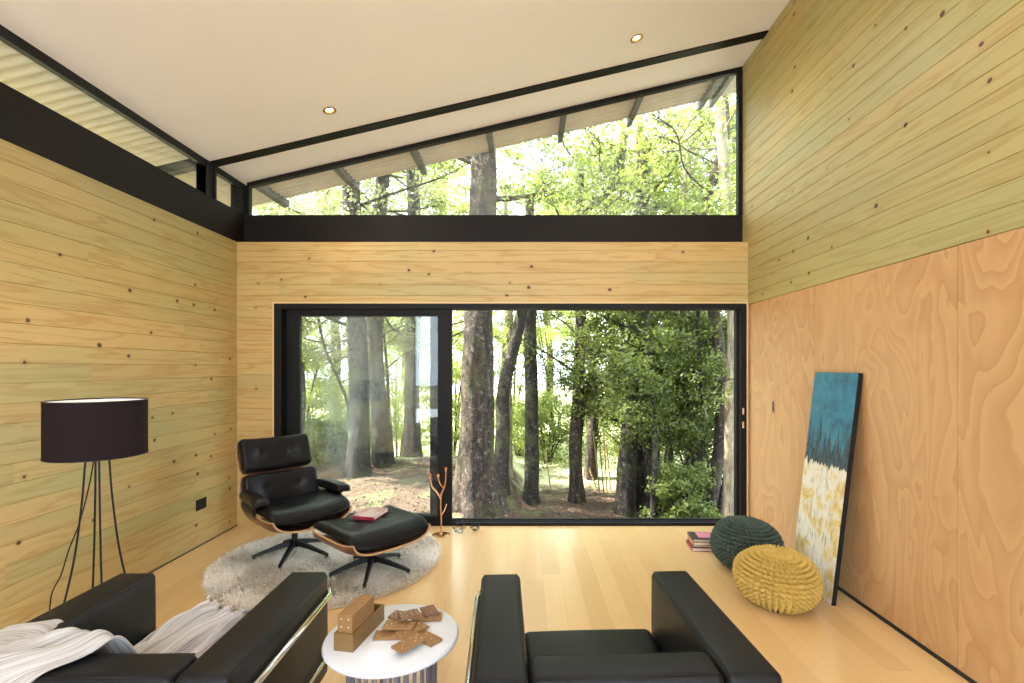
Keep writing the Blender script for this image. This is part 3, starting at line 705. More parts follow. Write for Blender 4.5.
# ------------------------------------------------------------------ lounge chair and ottoman (front = local +X)
def star_base(t, r, h, col_r=0.022, zhub=0.11, phase=0.3):
    for k in range(5):
        a = phase + 2*PI*k/5; bm = bmesh.new(); M = Matrix.Rotation(a, 4, 'Z'); ring = []
        for i in range(9):
            u = i/8; x = 0.02 + (r-0.02)*u; zt = zhub - 0.06*u**1.3 - 0.012*u; hh = 0.020 - 0.010*u; w = 0.019 - 0.007*u
            ring.append([bm.verts.new(M @ Vector((x, s*w, zt+q*hh))) for s, q in ((-1, -1), (1, -1), (.7, 1), (-.7, 1))])
        for a_, b_ in zip(ring, ring[1:]):
            for q in range(4): bm.faces.new((a_[q], a_[(q+1)%4], b_[(q+1)%4], b_[q]))
        bm.faces.new(ring[0][::-1]); bm.faces.new(ring[-1]); bmesh.ops.bevel(bm, geom=bm.edges[:], offset=0.002, segments=1, affect='EDGES')
        l = obj('leg', bm, M_base, t)
        bm = bmesh.new(); add_lathe(bm, [(0, 0), (0.013, 0), (0.016, 0.006), (0.010, 0.03), (0, 0.03)], 16, 0, (math.cos(a)*(r-0.012), math.sin(a)*(r-0.012), 0)); obj('glide', bm, M_base, l, True, 40)
    bm = bmesh.new(); add_lathe(bm, [(0, zhub-0.03), (0.034, zhub-0.03), (0.036, zhub+0.012), (0.024, zhub+0.02), (col_r, zhub+0.03), (col_r, h-0.03), (0.06, h-0.02), (0.06, h), (0, h)], 32)
    obj('column', bm, M_base, t, True, 40)
def seat_unit(t, hd, hw, zlow, rise_back, rise_front, cush_t, buttons, crown=0.02, tilt=0.0, xo=0.0, lift=0.0):
    def shell(u, v):
        vv = v*2-1; x = -hd + 2*hd*u; w = hw*(1 - 0.10*max(0, (u-0.75)/0.25)**2 - 0.08*max(0, (0.2-u)/0.2)**2)
        rise = rise_back + (rise_front-rise_back)*u**0.8
        y = w*math.sin(vv*PI/2*0.92)/math.sin(PI/2*0.92)
        z = zlow + rise*abs(vv)**(3.0 if not lift else 2.5) + 0.012*(2*u-1)**4 + tilt*(u-0.5)
        return (x + xo, y, z)
    bm = bmesh.new(); add_sheet(bm, shell, 28, 32, 0.013); obj('wooden_shell', bm, [M_walnut, M_plyedge], t)
    hw2, hd2 = hw*0.945, hd*0.965
    def df(p):
        u = p.x/hd2; v = p.y/hw2
        z = p.z; rs_ = (rise_back + (rise_front-rise_back)*((min(1, max(0, u*.5+.5)))**0.8))*abs(v*0.97)**3.4
        if z > 0:
            z += crown*(1-u*u)*(1-v*v)
            for bx_, by_ in buttons: z -= 0.022*math.exp(-((p.x-bx_)**2+(p.y-by_)**2)/0.0016)
            z -= 0.045*max(0, (u-0.55)/0.45)**2
        z += rs_*(0.42 if p.z > 0 else 0.42 + 0.58*min(1, -p.z/(cush_t*.5))) + tilt*u*0.5
        return (p.x*(1+0.03*(1-v*v)) + xo, p.y, z)
    c = rbox('seat_cushion', 2*hd2, 2*hw2, cush_t, min(0.05, cush_t/2*.98), M_leather2, t, 26, 6, df, (0, 0, zlow + lift + 0.028 + cush_t/2))
    bm = bmesh.new()
    for bx_, by_ in buttons:
        z = zlow + .028 + cush_t + crown*(1-(bx_/hd2)**2)*(1-(by_/hw2)**2) - 0.024 + 0.05*abs(by_/hw2)**3.4 + tilt*bx_/hd2*.5
        b = bmesh.new(); add_lathe(b, [(0, 0.006), (0.008, 0.004), (0.011, 0), (0, -0.002)], 14, 0, (bx_, by_, z)); obj('button', b, M_leather2, c, True)
    bm.free()
    return c
def back_panel(t, name, cx, cz, w, h, tilt, curve, buttons):
    Mt = Matrix.Translation((cx, 0, cz)) @ Matrix.Rotation(-tilt, 4, 'Y')    # local: x forward, z up; leaning back
    def sh(u, v):
        y = (v*2-1)*w/2; z = (u*2-1)*h/2; k = (abs(u*2-1)**4)*0.06
        return Mt @ Vector((-0.058 + curve*(y/(w/2))**2 + 0.01*(u*2-1)**2, y*(1-k), z*(1-0.07*abs(v*2-1)**4)))
    bm = bmesh.new(); add_sheet(bm, sh, 16, 28, 0.012); s = obj(name + '_shell', bm, [M_walnut, M_plyedge], t)
    def df(p):
        u = p.z/(h/2); v = p.y/(w/2); x = p.x
        if x > 0:
            x += 0.014*(1-u*u)*(1-v*v)
            for by_, bz_ in buttons: x -= 0.024*math.exp(-((p.y-by_)**2+(p.z-bz_)**2)/0.0012)
        x += curve*v*v
        return Mt @ Vector((x, p.y, p.z))
    c = rbox(name + '_cushion', 0.092, w*0.965, h*0.96, 0.044, M_leather2, t, 24, 5, df)
    bm = bmesh.new()
    for by_, bz_ in buttons:
        b = bmesh.new(); add_lathe(b, [(0, 0.006), (0.008, 0.004), (0.011, 0), (0, -0.002)], 14)
        M = Mt @ Matrix.Translation((0.046+0.014-0.024+curve*(by_/(w/2))**2, by_, bz_)) @ Matrix.Rotation(PI/2, 4, 'Y')
        b.transform(M); obj('button', b, M_leather2, c, True)
    bm.free(); return s
yawc = math.radians(-42)
lc = thing('lounge_chair', 'black leather and walnut shell lounge chair with headrest and armrests on the shaggy rug', 'lounge chair', (-1.81, 3.93, 0.02), yawc)
star_base(lc, 0.295, 0.275, phase=0.50)
seat_unit(lc, 0.305, 0.325, 0.262, 0.225, 0.105, 0.120, [], crown=0.022, tilt=0.035, xo=0.035, lift=0.014)
back_panel(lc, 'back', -0.285, 0.495, 0.60, 0.28, math.radians(17), 0.060, [(-0.13, 0.0), (0.13, 0.0)])
back_panel(lc, 'headrest', -0.385, 0.765, 0.575, 0.29, math.radians(22), 0.045, [(-0.13, -0.01), (0.13, -0.01)])
for s in (-1, 1):
    def arm(p, s=s):
        u = (p.x+0.2)/0.4
        return (p.x, p.y*(1.0-0.22*(1-u)) + s*0.02*(u-0.5), p.z*(1+0.2*math.sin(u*PI)) - 0.020*max(0, u-0.75)**2*16*0.5 + 0.006*math.cos(p.y*30))
    rbox('armrest', 0.40, 0.115, 0.058, 0.028, M_leather2, lc, 16, 5, arm, (0.0, s*0.305, 0.508))
    bm = bmesh.new()
    add_sheet(bm, lambda u, v, s=s: (-0.16+0.27*u, s*(0.318+0.012*math.sin(v*PI)), 0.40+0.085*v - 0.02*u*(1-v)), 8, 6, 0.012); obj('arm_support', bm, [M_leather2, M_base], lc)
    # metal spines between back panels
    bm = bmesh.new(); add_tube(bm, spline([(-0.35, s*0.11, 0.43), (-0.395, s*0.11, 0.58), (-0.44, s*0.11, 0.68), (-0.485, s*0.11, 0.82)], 6), 0.011, 8)
    add_tube(bm, [(-0.35, s*0.11, 0.43), (-0.31, s*0.11, 0.37), (-0.2, s*0.09, 0.305)], 0.011, 8)
    obj('back_brace', bm, M_base, lc)
ot = thing('ottoman', 'black leather and walnut ottoman with a pink book lying on it', 'ottoman', (-1.105, 3.61, 0.02), math.radians(-42))
star_base(ot, 0.29, 0.235, phase=0.55)
seat_unit(ot, 0.285, 0.335, 0.232, 0.105, 0.095, 0.105, [(0.0, -0.13), (0.0, 0.13)], crown=0.022)

# ------------------------------------------------------------------ books
M_pages = simple('book_pages', (0.75, 0.68, 0.56), 0.8)
def book(loc, rz, w, d, h, cover, label, group=None, cover2=None, tilt=0.0):
    t = thing('book', label, 'book', loc, rz, group); t.rotation_euler = (tilt, 0, rz)
    th = 0.003; bm = bmesh.new()
    add_box(bm, -w/2, w/2, -d/2, d/2, 0, th); add_box(bm, -w/2, w/2, -d/2, d/2, h-th, h, 1 if cover2 else 0); add_box(bm, -w/2, -w/2+th, -d/2, d/2, th, h-th)
    obj('cover', bm, [cover, cover2] if cover2 else cover, t)
    box('page_block', -w/2+th, w/2-0.005, -d/2+0.005, d/2-0.005, th, h-th, M_pages, t)
    return t
pinkc = N('pink_floral_cover'); v = pinkc.coord(); n_ = pinkc.noise(v, 14, 3)
pinkc.base(pinkc.mix(pinkc.step(n_, 0.48, 0.62), (0.56, 0.42, 0.38), (0.46, 0.24, 0.22))); pinkc.set(Roughness=0.4)
M_red = simple('crimson_cover', (0.30, 0.015, 0.045), 0.45)
book((-1.14, 3.70, 0.02+0.232+0.028+0.105+0.026), math.radians(80), 0.235, 0.165, 0.026, M_red, 'slim book with pinkish cover and crimson edge lying on the ottoman', None, pinkc.m, 0.02)
M_ora = simple('orange_cover', (0.55, 0.20, 0.04), 0.5); M_blk = simple('dark_cover', (0.03, 0.02, 0.025), 0.35)
mg = simple('pink_panel_cover', (0.62, 0.20, 0.27), 0.35)
B0 = (1.50, 4.18)
book((B0[0], B0[1], 0.0), math.radians(-4), 0.25, 0.20, 0.030, M_red, 'crimson book at the bottom of the floor stack beside the poufs', 'books stacked on the floor')
book((B0[0]+.003, B0[1]+.004, 0.0305), math.radians(-6), 0.235, 0.19, 0.016, M_blk, 'thin dark book second from bottom of the floor stack', 'books stacked on the floor')
book((B0[0]+.002, B0[1]-.002, 0.047), math.radians(-3), 0.235, 0.185, 0.028, M_ora, 'orange brown book in the middle of the floor stack', 'books stacked on the floor')
tbk = book((B0[0]+.003, B0[1]+.002, 0.0755), math.radians(-5), 0.24, 0.195, 0.022, M_blk, 'dark book with pink cover panel on top of the floor stack', 'books stacked on the floor')
box('cover_panel', -0.06, 0.11, -0.05, 0.085, 0.022, 0.0226, mg, tbk)

# ------------------------------------------------------------------ knitted poufs
def pouf(name, label, loc, R, H, cols, col_dark, rz):
    m = N(name + '_yarn'); v = m.coord(); n = m.noise(v, 9, 3); n2 = m.noise(v, 160, 2)
    m.base(m.mix(n, tuple(c*.85 for c in cols), tuple(min(1, c*1.12) for c in cols))); m.set(Roughness=0.9); m.bump(n2, 0.5, 0.003)
    NU, NV = 644, 320; NS = 40; NR = 19
    th = np.linspace(0, 2*PI, NU, endpoint=False); ph = np.linspace(0.0, PI, NV+1)
    TH_, PH = np.meshgrid(th, ph)
    s = np.sin(PH); c = np.cos(PH)
    ex = 0.80                                     # squashed ball
    r = R*np.sign(s)*np.abs(s)**ex; z = H/2*np.sign(c)*np.abs(c)**0.92
    r *= 1 - 0.05*np.cos(PH)*(np.cos(PH) < 0)*0
    U = TH_/(2*PI)*NS; V = PH/PI*NR
    tri = np.abs(2*((U) % 1)-1)                  # 0..1 inside a stitch column
    leg = np.abs(np.sin(PI*V))       # slanted plump legs of the V
    colv = np.abs(np.sin(PI*(U + 0.5*np.floor(V) + 0.25*np.sin(PI*V))))**0.8
    h = (leg**0.8)*(0.28+0.72*colv)
    wt = np.clip(s*2.2, 0, 1)
    disp = 0.034*(h-0.4)*wt
    big = 0.006*np.sin(3*TH_+1.0)*s + 0.004*np.sin(5*TH_+PH*3)*s
    r2 = r + (disp + big)*s**0.5; z2 = z + disp*c
    X = r2*np.cos(TH_); Y = r2*np.sin(TH_); Z = z2 + H/2
    Z = np.maximum(Z, 0.0) 
    verts = np.stack([X, Y, Z], -1).reshape(-1, 3)
    i = np.arange(NV)[:, None]; j = np.arange(NU)[None, :]; j2 = (j+1) % NU
    faces = np.stack([i*NU+j, (i+1)*NU+j, (i+1)*NU+j2, i*NU+j2], -1).reshape(-1, 4)
    me = mesh_np(name, verts, faces, True)
    o = link(name, me, m.m); o.location = loc; o.rotation_euler = (0.05, -0.03, rz); return tag(o, label, 'pouf', 'round knitted floor poufs')
def mesh_np(name, verts, faces, smooth=False, mat_idx=None):
    me = bpy.data.meshes.new(name); nv, nf = len(verts), len(faces); k = faces.shape[1]
    me.vertices.add(nv); me.vertices.foreach_set('co', np.asarray(verts, np.float32).ravel())
    me.loops.add(nf*k); me.loops.foreach_set('vertex_index', np.asarray(faces, np.int32).ravel())
    me.polygons.add(nf); me.polygons.foreach_set('loop_start', np.arange(nf, dtype=np.int32)*k)
    if smooth: me.polygons.foreach_set('use_smooth', np.ones(nf, bool))
    if mat_idx is not None: me.polygons.foreach_set('material_index', np.asarray(mat_idx, np.int32))
    me.update(calc_edges=True); return me
pouf('knitted_pouf', 'mustard yellow knitted pouf in front of the leaning painting', (1.615, 3.21, 0.0), 0.242, 0.318, (0.54, 0.36, 0.085), None, 0.4)
pouf('knitted_pouf', 'dark green knitted pouf behind the yellow one, beside the stacked books', (1.665, 3.79, 0.0), 0.238, 0.345, (0.055, 0.078, 0.060), None, 1.1)

# ------------------------------------------------------------------ painting
def painting():
    t = thing('painting', 'tall teal, white and yellow abstract canvas leaning on the plywood wall', 'painting', (1.93, 3.36, 0.0), 0)
    Wd, Hh, Th = 0.475, 1.475, 0.030
    m = N('abstract_canvas'); p = m.sep(m.coord()); y, z = p[1], p[2]
    a = m.noise(m.comb(m.math('MULTIPLY', y, 26.0), m.math('MULTIPLY', z, 3.2), 0.0), 1.0, 4, 0.6)     # vertical drips
    b = m.noise(m.comb(m.math('MULTIPLY', y, 7.0), m.math('MULTIPLY', z, 6.0), 3.0), 1.0, 5, 0.65, 0.8)
    c = m.noise(m.comb(m.math('MULTIPLY', y, 60.0), m.math('MULTIPLY', z, 9.0), 9.0), 1.0, 3)
    teal = m.ramp(b, [(0.32, (0.004, 0.05, 0.10)), (0.46, (0.006, 0.12, 0.21)), (0.60, (0.012, 0.18, 0.29)), (0.68, (0.09, 0.15, 0.14))])
    low = m.ramp(b, [(0.30, (0.56, 0.30, 0.035)), (0.42, (0.68, 0.52, 0.20)), (0.50, (0.72, 0.66, 0.52)), (0.62, (0.74, 0.69, 0.60)), (0.78, (0.38, 0.30, 0.18))])
    low = m.mix(m.step(m.math('ADD', a, m.math('MULTIPLY', m.math('SUBTRACT', z, 0.75), 0.9)), 0.62, 0.78), low, (0.72, 0.50, 0.12))
    low = m.mix(m.math('MULTIPLY', m.step(c, 0.60, 0.68), 0.75), low, (0.09, 0.06, 0.035))
    low = m.mix(m.math('MULTIPLY', m.step(m.noise(m.comb(m.math('MULTIPLY', y, 38.0), m.math('MULTIPLY', z, 5.0), 20.0), 1.0, 4, 0.7), 0.52, 0.62), 0.45), low, (0.30, 0.27, 0.24))
    dark = m.mix(m.step(c, 0.45, 0.6), (0.008, 0.014, 0.028), (0.02, 0.07, 0.10))
    zb = m.math('ADD', z, m.math('MULTIPLY', m.math('SUBTRACT', a, 0.5), 0.20)); zd = m.math('ADD', z, m.math('MULTIPLY', m.math('SUBTRACT', a, 0.5), 1.1))
    upper = m.mix(m.step(zd, 0.99, 1.03), dark, teal)
    col = m.mix(m.step(zb, 0.838, 0.852), low, upper)
    # black drips running down into the white
    dr = m.math('MULTIPLY', m.step(a, 0.60, 0.66), m.math('MULTIPLY', m.step(zb, 0.55, 0.70), m.step(c, 0.5, 0.6)))
    col = m.mix(m.math('MULTIPLY', dr, 0.8), col, (0.03, 0.04, 0.05))
    m.base(col); m.set(Roughness=0.35); m.bump(m.math('ADD', b, m.math('MULTIPLY', c, 0.5)), 0.5, 0.004)
    lean = math.atan2(0.175, Hh)
    e = bpy.data.objects.new  # noqa
    f = box('stretcher_frame', -Th/2, Th/2, -Wd/2, Wd/2, 0.0, Hh, M_base, t)
    cv = box('canvas', -Th/2-0.0015, -Th/2, -Wd/2+0.002, Wd/2-0.002, 0.002, Hh-0.002, m.m, t)
    t.rotation_euler = (0, lean, 0); t.location = (1.928+Th/2, 3.385, Th/2*math.sin(lean)+0.001)
painting()

# ------------------------------------------------------------------ copper branch candle holder and wire orbs
def branch_stand():
    t = thing('candle_holder', 'copper candle holder shaped like a branching twig by the door frame', 'candle holder', (-0.755, 4.49, 0))
    cop = simple('copper', (0.72, 0.36, 0.17), 0.25, metal=1.0, var=0.05)
    bm = bmesh.new(); add_lathe(bm, [(0, 0), (0.075, 0), (0.08, 0.004), (0.06, 0.010), (0.018, 0.016), (0.010, 0.03), (0, 0.03)], 40); obj('base', bm, cop, t, True, 40)
    obj('stem', (lambda b: (add_tube(b, spline([(0, 0, 0.02), (0.004, 0, 0.13), (-0.003, 0.004, 0.24), (0.0, 0, 0.37)], 6), 0.0075, 10), b)[1])(bmesh.new()), cop, t)
    brs = [([(-0.002, 0, 0.32), (-0.04, 0.01, 0.385), (-0.085, 0.015, 0.43), (-0.10, 0.016, 0.52)], 0.0062), ([(0, 0, 0.36), (0.03, -0.01, 0.43), (0.044, -0.012, 0.50), (0.045, -0.012, 0.585)], 0.0062),
           ([(0.0, 0, 0.17), (0.03, 0.02, 0.22), (0.045, 0.035, 0.27)], 0.005), ([(0.03, -0.008, 0.42), (-0.005, -0.03, 0.47), (-0.018, -0.04, 0.53)], 0.005)]
    for pts, r in brs: tube('branch', spline(pts, 6), r, cop, t, 8)
    for x, y, z in ((-0.10, 0.016, 0.52), (0.045, -0.012, 0.585), (-0.018, -0.04, 0.53)):
        bm = bmesh.new(); add_lathe(bm, [(0, -0.004), (0.008, -0.002), (0.013, 0.010), (0.014, 0.026), (0.011, 0.026), (0.010, 0.012), (0, 0.008)], 20, 0, (x, y, z)); obj('candle_cup', bm, cop, t, True, 40)
branch_stand()
def orb(loc, r, label, seed):
    bm = bmesh.new(); rnd = random.Random(seed); t = bmesh.new(); bmesh.ops.create_icosphere(t, subdivisions=1, radius=r)
    rot = Matrix.Rotation(rnd.random()*3, 4, 'Z') @ Matrix.Rotation(rnd.random()*2, 4, 'X'); t.transform(rot)
    for e in t.edges: add_tube(bm, [e.verts[0].co, e.verts[1].co], 0.0022, 6)
    zmin = min(v.co.z for v in bm.verts); t.free()
    o = obj('wire_orb', bm, M_base); o.location = (loc[0], loc[1], -zmin+0.0005); tag(o, label, 'ornament', 'black wire orbs on the floor')
orb((-0.60, 4.55), 0.062, 'larger black wire orb on the floor next to the copper stand', 1)
orb((-0.46, 4.60), 0.046, 'smaller black wire orb on the floor, farther from the copper stand', 2)

# ------------------------------------------------------------------ shaggy rug
def rug():
    cx, cy, R = -1.50, 3.87, 0.825
    m = N('shag_pile'); g = m.new('ShaderNodeNewGeometry'); v = m.coord(); n = m.noise(v, 7, 3)
    col = m.ramp(m.math('ADD', m.math('MULTIPLY', g.outputs['Random Per Island'], 0.65), m.math('MULTIPLY', n, 0.35)),
                 [(0.0, (0.48, 0.36, 0.25)), (0.25, (0.72, 0.63, 0.52)), (0.5, (0.86, 0.81, 0.74)), (1.0, (0.92, 0.89, 0.85))])
    m.base(col); m.set(Roughness=0.85)
    mb = simple('rug_backing', (0.50, 0.40, 0.29), 0.9)
    bm = bmesh.new(); add_lathe(bm, [(0, 0.001), (R, 0.001), (R+.004, 0.008), (R, 0.014), (0, 0.014)], 96)
    o = obj('shaggy_rug', bm, mb); o.location = (cx, cy, 0); tag(o, 'round cream and beige shaggy rug under the lounge chair and ottoman', 'rug')
    rs = np.random.RandomState(3); n = 52000
    a = rs.rand(n)*2*PI; r = R*np.sqrt(rs.rand(n)); x = r*np.cos(a); y = r*np.sin(a)
    # clumped lean direction
    la = a + 2.0*np.sin(x*9+1)*np.cos(y*8) + rs.randn(n)*0.9; L = 0.030 + 0.035*rs.rand(n); w = 0.0022 + 0.0016*rs.rand(n)
    lean = 0.35 + 0.75*rs.rand(n); dx, dy = np.cos(la), np.sin(la); px, py = -dy, dx
    V = np.zeros((n, 5, 3)); z0 = 0.012
    p0 = np.stack([x, y, np.full(n, z0)], -1); d = np.stack([dx, dy, np.zeros(n)], -1); s = np.stack([px, py, np.zeros(n)], -1); up = np.array([0, 0, 1.0])
    mid = p0 + d*(L*lean*0.35)[:, None] + up*(L*0.55)[:, None]; tip = p0 + d*(L*lean)[:, None] + up*(L*(0.95-0.35*lean))[:, None]
    V[:, 0] = p0 - s*w[:, None]; V[:, 1] = p0 + s*w[:, None]; V[:, 2] = mid + s*w[:, None]; V[:, 3] = mid - s*w[:, None]; V[:, 4] = tip
    b = np.arange(n)[:, None]*5
    q = np.concatenate([b+[[0, 1, 2]], b+[[0, 2, 3]], b+[[3, 2, 4]]], 0)
    me = mesh_np('pile', V.reshape(-1, 3), q); pz = link('pile', me, m.m, o); pz['kind'] = 'stuff'
rug()
# ------------------------------------------------------------------ forest
def bark(name, a, b, moss, mossamt, lich=0.3):
    m = N(name); v = m.coord(); s = m.sep(v)
    n1 = m.noise(m.comb(m.math('MULTIPLY', s[0], 14.0), m.math('MULTIPLY', s[1], 14.0), m.math('MULTIPLY', s[2], 3.5)), 1.0, 5, 0.65, 0.5)
    n2 = m.noise(v, 2.2, 4, 0.6); n3 = m.noise(v, 13.0, 6, 0.75)
    c = m.mix(m.step(n1, 0.35, 0.68), a, b)
    c = m.mix(m.math('MULTIPLY', m.step(n3, 0.53, 0.66), lich), c, (0.40, 0.38, 0.30))
    c = m.mix(m.math('MULTIPLY', m.step(n2, 0.48, 0.62), mossamt), c, moss)
    m.base(c); m.set(Roughness=0.9); m.bump(m.math('ADD', n1, n3), 1.0, 0.06); return m.m
M_bark = bark('mossy_bark', (0.012, 0.007, 0.004), (0.075, 0.045, 0.026), (0.075, 0.07, 0.02), 0.45, 0.40)
M_bark_d = bark('dark_bark', (0.010, 0.007, 0.005), (0.045, 0.031, 0.020), (0.09, 0.10, 0.03), 0.5)
M_bark_p = bark('pale_bark', (0.20, 0.14, 0.085), (0.50, 0.41, 0.28), (0.28, 0.27, 0.10), 0.45)
def leafmat(name, c1, c2, tr):
    m = N(name); t = m.t; g = m.new('ShaderNodeNewGeometry'); n = m.noise(m.coord(), 0.9, 2)
    f = m.math('ADD', m.math('MULTIPLY', g.outputs['Random Per Island'], 0.6), m.math('MULTIPLY', n, 0.5))
    c = m.mix(f, c1, c2); m.base(c); m.set(Roughness=0.5)
    tl = m.new('ShaderNodeBsdfTranslucent'); m.put(tl.inputs['Color'], m.mix(0.5, c, tr)); mx = m.new('ShaderNodeMixShader'); mx.inputs[0].default_value = 0.38
    t.links.new(m.b.outputs[0], mx.inputs[1]); t.links.new(tl.outputs[0], mx.inputs[2]); t.links.new(mx.outputs[0], m.out.inputs[0]); return m.m
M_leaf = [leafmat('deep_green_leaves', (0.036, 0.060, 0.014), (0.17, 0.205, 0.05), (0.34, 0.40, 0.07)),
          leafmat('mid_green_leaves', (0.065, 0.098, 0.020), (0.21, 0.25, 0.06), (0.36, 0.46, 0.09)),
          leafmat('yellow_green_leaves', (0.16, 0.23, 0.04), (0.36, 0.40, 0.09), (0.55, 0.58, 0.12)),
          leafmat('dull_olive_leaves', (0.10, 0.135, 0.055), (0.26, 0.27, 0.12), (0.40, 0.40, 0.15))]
RS = np.random.RandomState(11)
def leaves(centers, radii, per, size, flat=0.6, rs=RS):
    """leaf quads clustered round the given points"""
    centers = np.asarray(centers, float); radii = np.asarray(radii, float); k = len(centers); n = k*per
    c = np.repeat(centers, per, 0); r = np.repeat(radii, per)
    d = rs.randn(n, 3); d /= np.linalg.norm(d, axis=1)[:, None]+1e-9; rad = rs.rand(n)**0.45
    # sub clumps inside each cluster
    sc_ = np.repeat(rs.randn(k*6, 3)*0.42, (per+5)//6, 0)[:0]
    sub = rs.randn(k, 7, 3)*0.45; idx = rs.randint(0, 7, n); off = sub[np.repeat(np.arange(k), per), idx]
    p = c + (d*rad[:, None]*0.55 + off)*r[:, None]*np.array([1, 1, flat])
    nrm = rs.randn(n, 3)*0.65 + np.array([0, 0, 0.75]); nrm /= np.linalg.norm(nrm, axis=1)[:, None]
    t = np.cross(nrm, rs.randn(n, 3)); t /= np.linalg.norm(t, axis=1)[:, None]+1e-9; b = np.cross(nrm, t)
    L = (size*(0.6+0.8*rs.rand(n)))[:, None]; Wd = L*0.30
    V = np.stack([p - t*L*.5, p + b*Wd - nrm*L*0.03, p + t*L*.5 - nrm*L*0.10, p - b*Wd - nrm*L*0.03], 1)
    return V.reshape(-1, 3), np.arange(n*4).reshape(-1, 4)
def trunk_mesh(bm, pts, r0, r1, seg=16, flare=0.0, rough=0.10, seed=0.0, n=8):
    P = spline(pts, n + 6); k = len(P)-1; rings = []
    for i, p in enumerate(P):
        u = i/k; r = r0 + (r1-r0)*u; h = (p - P[0]).length
        ring = []
        for a in range(seg):
            th = 2*PI*a/seg; q = Vector((math.cos(th), math.sin(th), 0))
            f = 1 + rough*mnoise.noise(Vector((q.x*1.6+seed, q.y*1.6, h*1.2))) + rough*.8*mnoise.noise(Vector((q.x*4+seed, q.y*4, h*2.5)))
            if flare: f += flare*math.exp(-h/0.42)*(0.6+0.5*math.sin(th*5+seed)+0.3*math.sin(th*3))
            ring.append(bm.verts.new(p + q*r*f))
        rings.append(ring)
    for a, b in zip(rings, rings[1:]):
        for s in range(seg):
            f = bm.faces.new((a[s], a[(s+1)%seg], b[(s+1)%seg], b[s])); f.smooth = True
    bm.faces.new(rings[-1])
    return P
def gz(x, y):
    ss = lambda v: (lambda c: c*c*(3-2*c))(max(0.0, min(1.0, v)))
    z = -0.86 - 0.72*max(ss((x+0.75)/0.8), ss((y-13.0)/3.5))*ss((y-7.4)/2.0) + 0.012*max(0, y-14)
    return z + 0.10*mnoise.noise(Vector((x*0.5, y*0.5, 0))) + 0.04*mnoise.noise(Vector((x*1.7, y*1.7, 3)))
def tree(label, base, path, r0, r1, mat, leaf, nb=9, h0=3.0, h1=None, blen=(1.2, 2.6), clusters=4, per=120, cr=0.65, lsize=0.085, flare=0.9, seed=1, group='trees in the forest', extra=(), name='tree'):
    """path: offsets (dx, dy, height) from the base; extra: (dx,dy,dz,r) hand-placed leaf clusters"""
    rnd = random.Random(seed); rs = np.random.RandomState(seed)
    bx_, by_ = base; bz = gz(bx_, by_) - 0.12
    t = thing(name, label, 'tree', (bx_, by_, bz), 0, group)
    bm = bmesh.new(); P = trunk_mesh(bm, path, r0, r1, 26 if r0 > .2 else 16, flare, seed=seed); obj('trunk', bm, mat, t)
    top = P[-1].z; h1 = h1 or top; cs, rr = [], []; bm = bmesh.new()
    for b in range(nb):
        h = h0 + (h1-h0)*(b+rnd.random()*.8)/nb
        i = min(range(len(P)), key=lambda q: abs(P[q].z-h)); p = P[i]; az = rnd.random()*2*PI + b*2.4
        L = blen[0] + (blen[1]-blen[0])*rnd.random(); el = 0.15 + 0.55*rnd.random()
        pts = [p, p + Vector((math.cos(az)*L*.4, math.sin(az)*L*.4, L*.4*el)), p + Vector((math.cos(az+.2)*L*.75, math.sin(az+.2)*L*.75, L*(.55*el+.12))), p + Vector((math.cos(az+.1)*L, math.sin(az+.1)*L, L*(.6*el+.2)))]
        br = max(0.02, r0*0.28*(1-0.6*h/top)); sp = spline(pts, 4); add_tube(bm, sp, np.linspace(br, 0.010, len(sp)).tolist(), 6, cap=False)
        for c in range(clusters):
            q = sp[min(len(sp)-1, int(len(sp)*(0.4 + 0.6*(c+rnd.random())/clusters)))]
            tip = q + Vector((rnd.uniform(-.55, .55), rnd.uniform(-.55, .55), rnd.uniform(-.25, .5)))
            add_tube(bm, [q, (q+tip)/2 + Vector((0, 0, .08)), tip], [0.014, 0.010, 0.005], 4, cap=False)
            cs.append(tip); rr.append(cr*rnd.uniform(.6, 1.2))
    if nb: obj('branches', bm, mat, t)
    else: bm.free()
    for e in extra: cs.append(e[:3]); rr.append(e[3])
    if cs:
        V, Fc = leaves(cs, rr, per, lsize, 0.6, rs); link('foliage', mesh_np('foliage', V, Fc), M_leaf[leaf], t)
    return t
def W(px, Y): return (px-525)/F*Y
def H(py, Y): return 1.5 - (py-368)/F*Y
# the named trunks of the photograph
x = W(477, 8.3)
tree('thick mossy trunk with flared roots, nearest the open door', (x, 8.3), [(0, 0, 0), (-0.03, 0, 0.7), (0.0, 0, 1.6), (0.02, 0, 3.2), (0.08, 0.1, 4.6), (0.10, 0.2, 6.5), (0.0, 0.4, 9.5)], 0.315, 0.19, M_bark, 1, 10, 5.2, per=150, flare=1.0, seed=4)
x = W(499, 10.2)
tree('slender dark trunk leaning right behind the thick mossy one', (x, 10.2), [(0, 0, 0), (0.08, 0, 1.2), (0.10, 0, 2.2), (0.34, 0, 3.2), (0.60, 0, 4.6), (0.62, 0, 6.2)], 0.16, 0.09, M_bark_d, 1, 7, 3.4, seed=5, flare=.4)
x = W(531, 11.2)
tree('straight dark trunk bending right high above the door', (x, 11.2), [(0, 0, 0), (0.02, 0, 1.2), (0, 0, 3.3), (0.0, 0, 4.5), (0.35, 0, 5.7), (0.9, 0, 6.4), (1.8, 0, 7.2), (2.1, 0, 8.4)], 0.165, 0.10, M_bark_d, 2, 9, 4.6, per=110, seed=6, flare=.4)
x = W(508, 12.5)
tree('pale thin trunk between the thick mossy tree and the straight dark one', (x, 12.5), [(0, 0, 0), (0, 0, 2.0), (0.05, 0, 4.2), (-0.1, 0, 7.5)], 0.11, 0.06, M_bark_p, 2, 6, 4.4, seed=7, flare=.3)
x = W(577, 11.4)
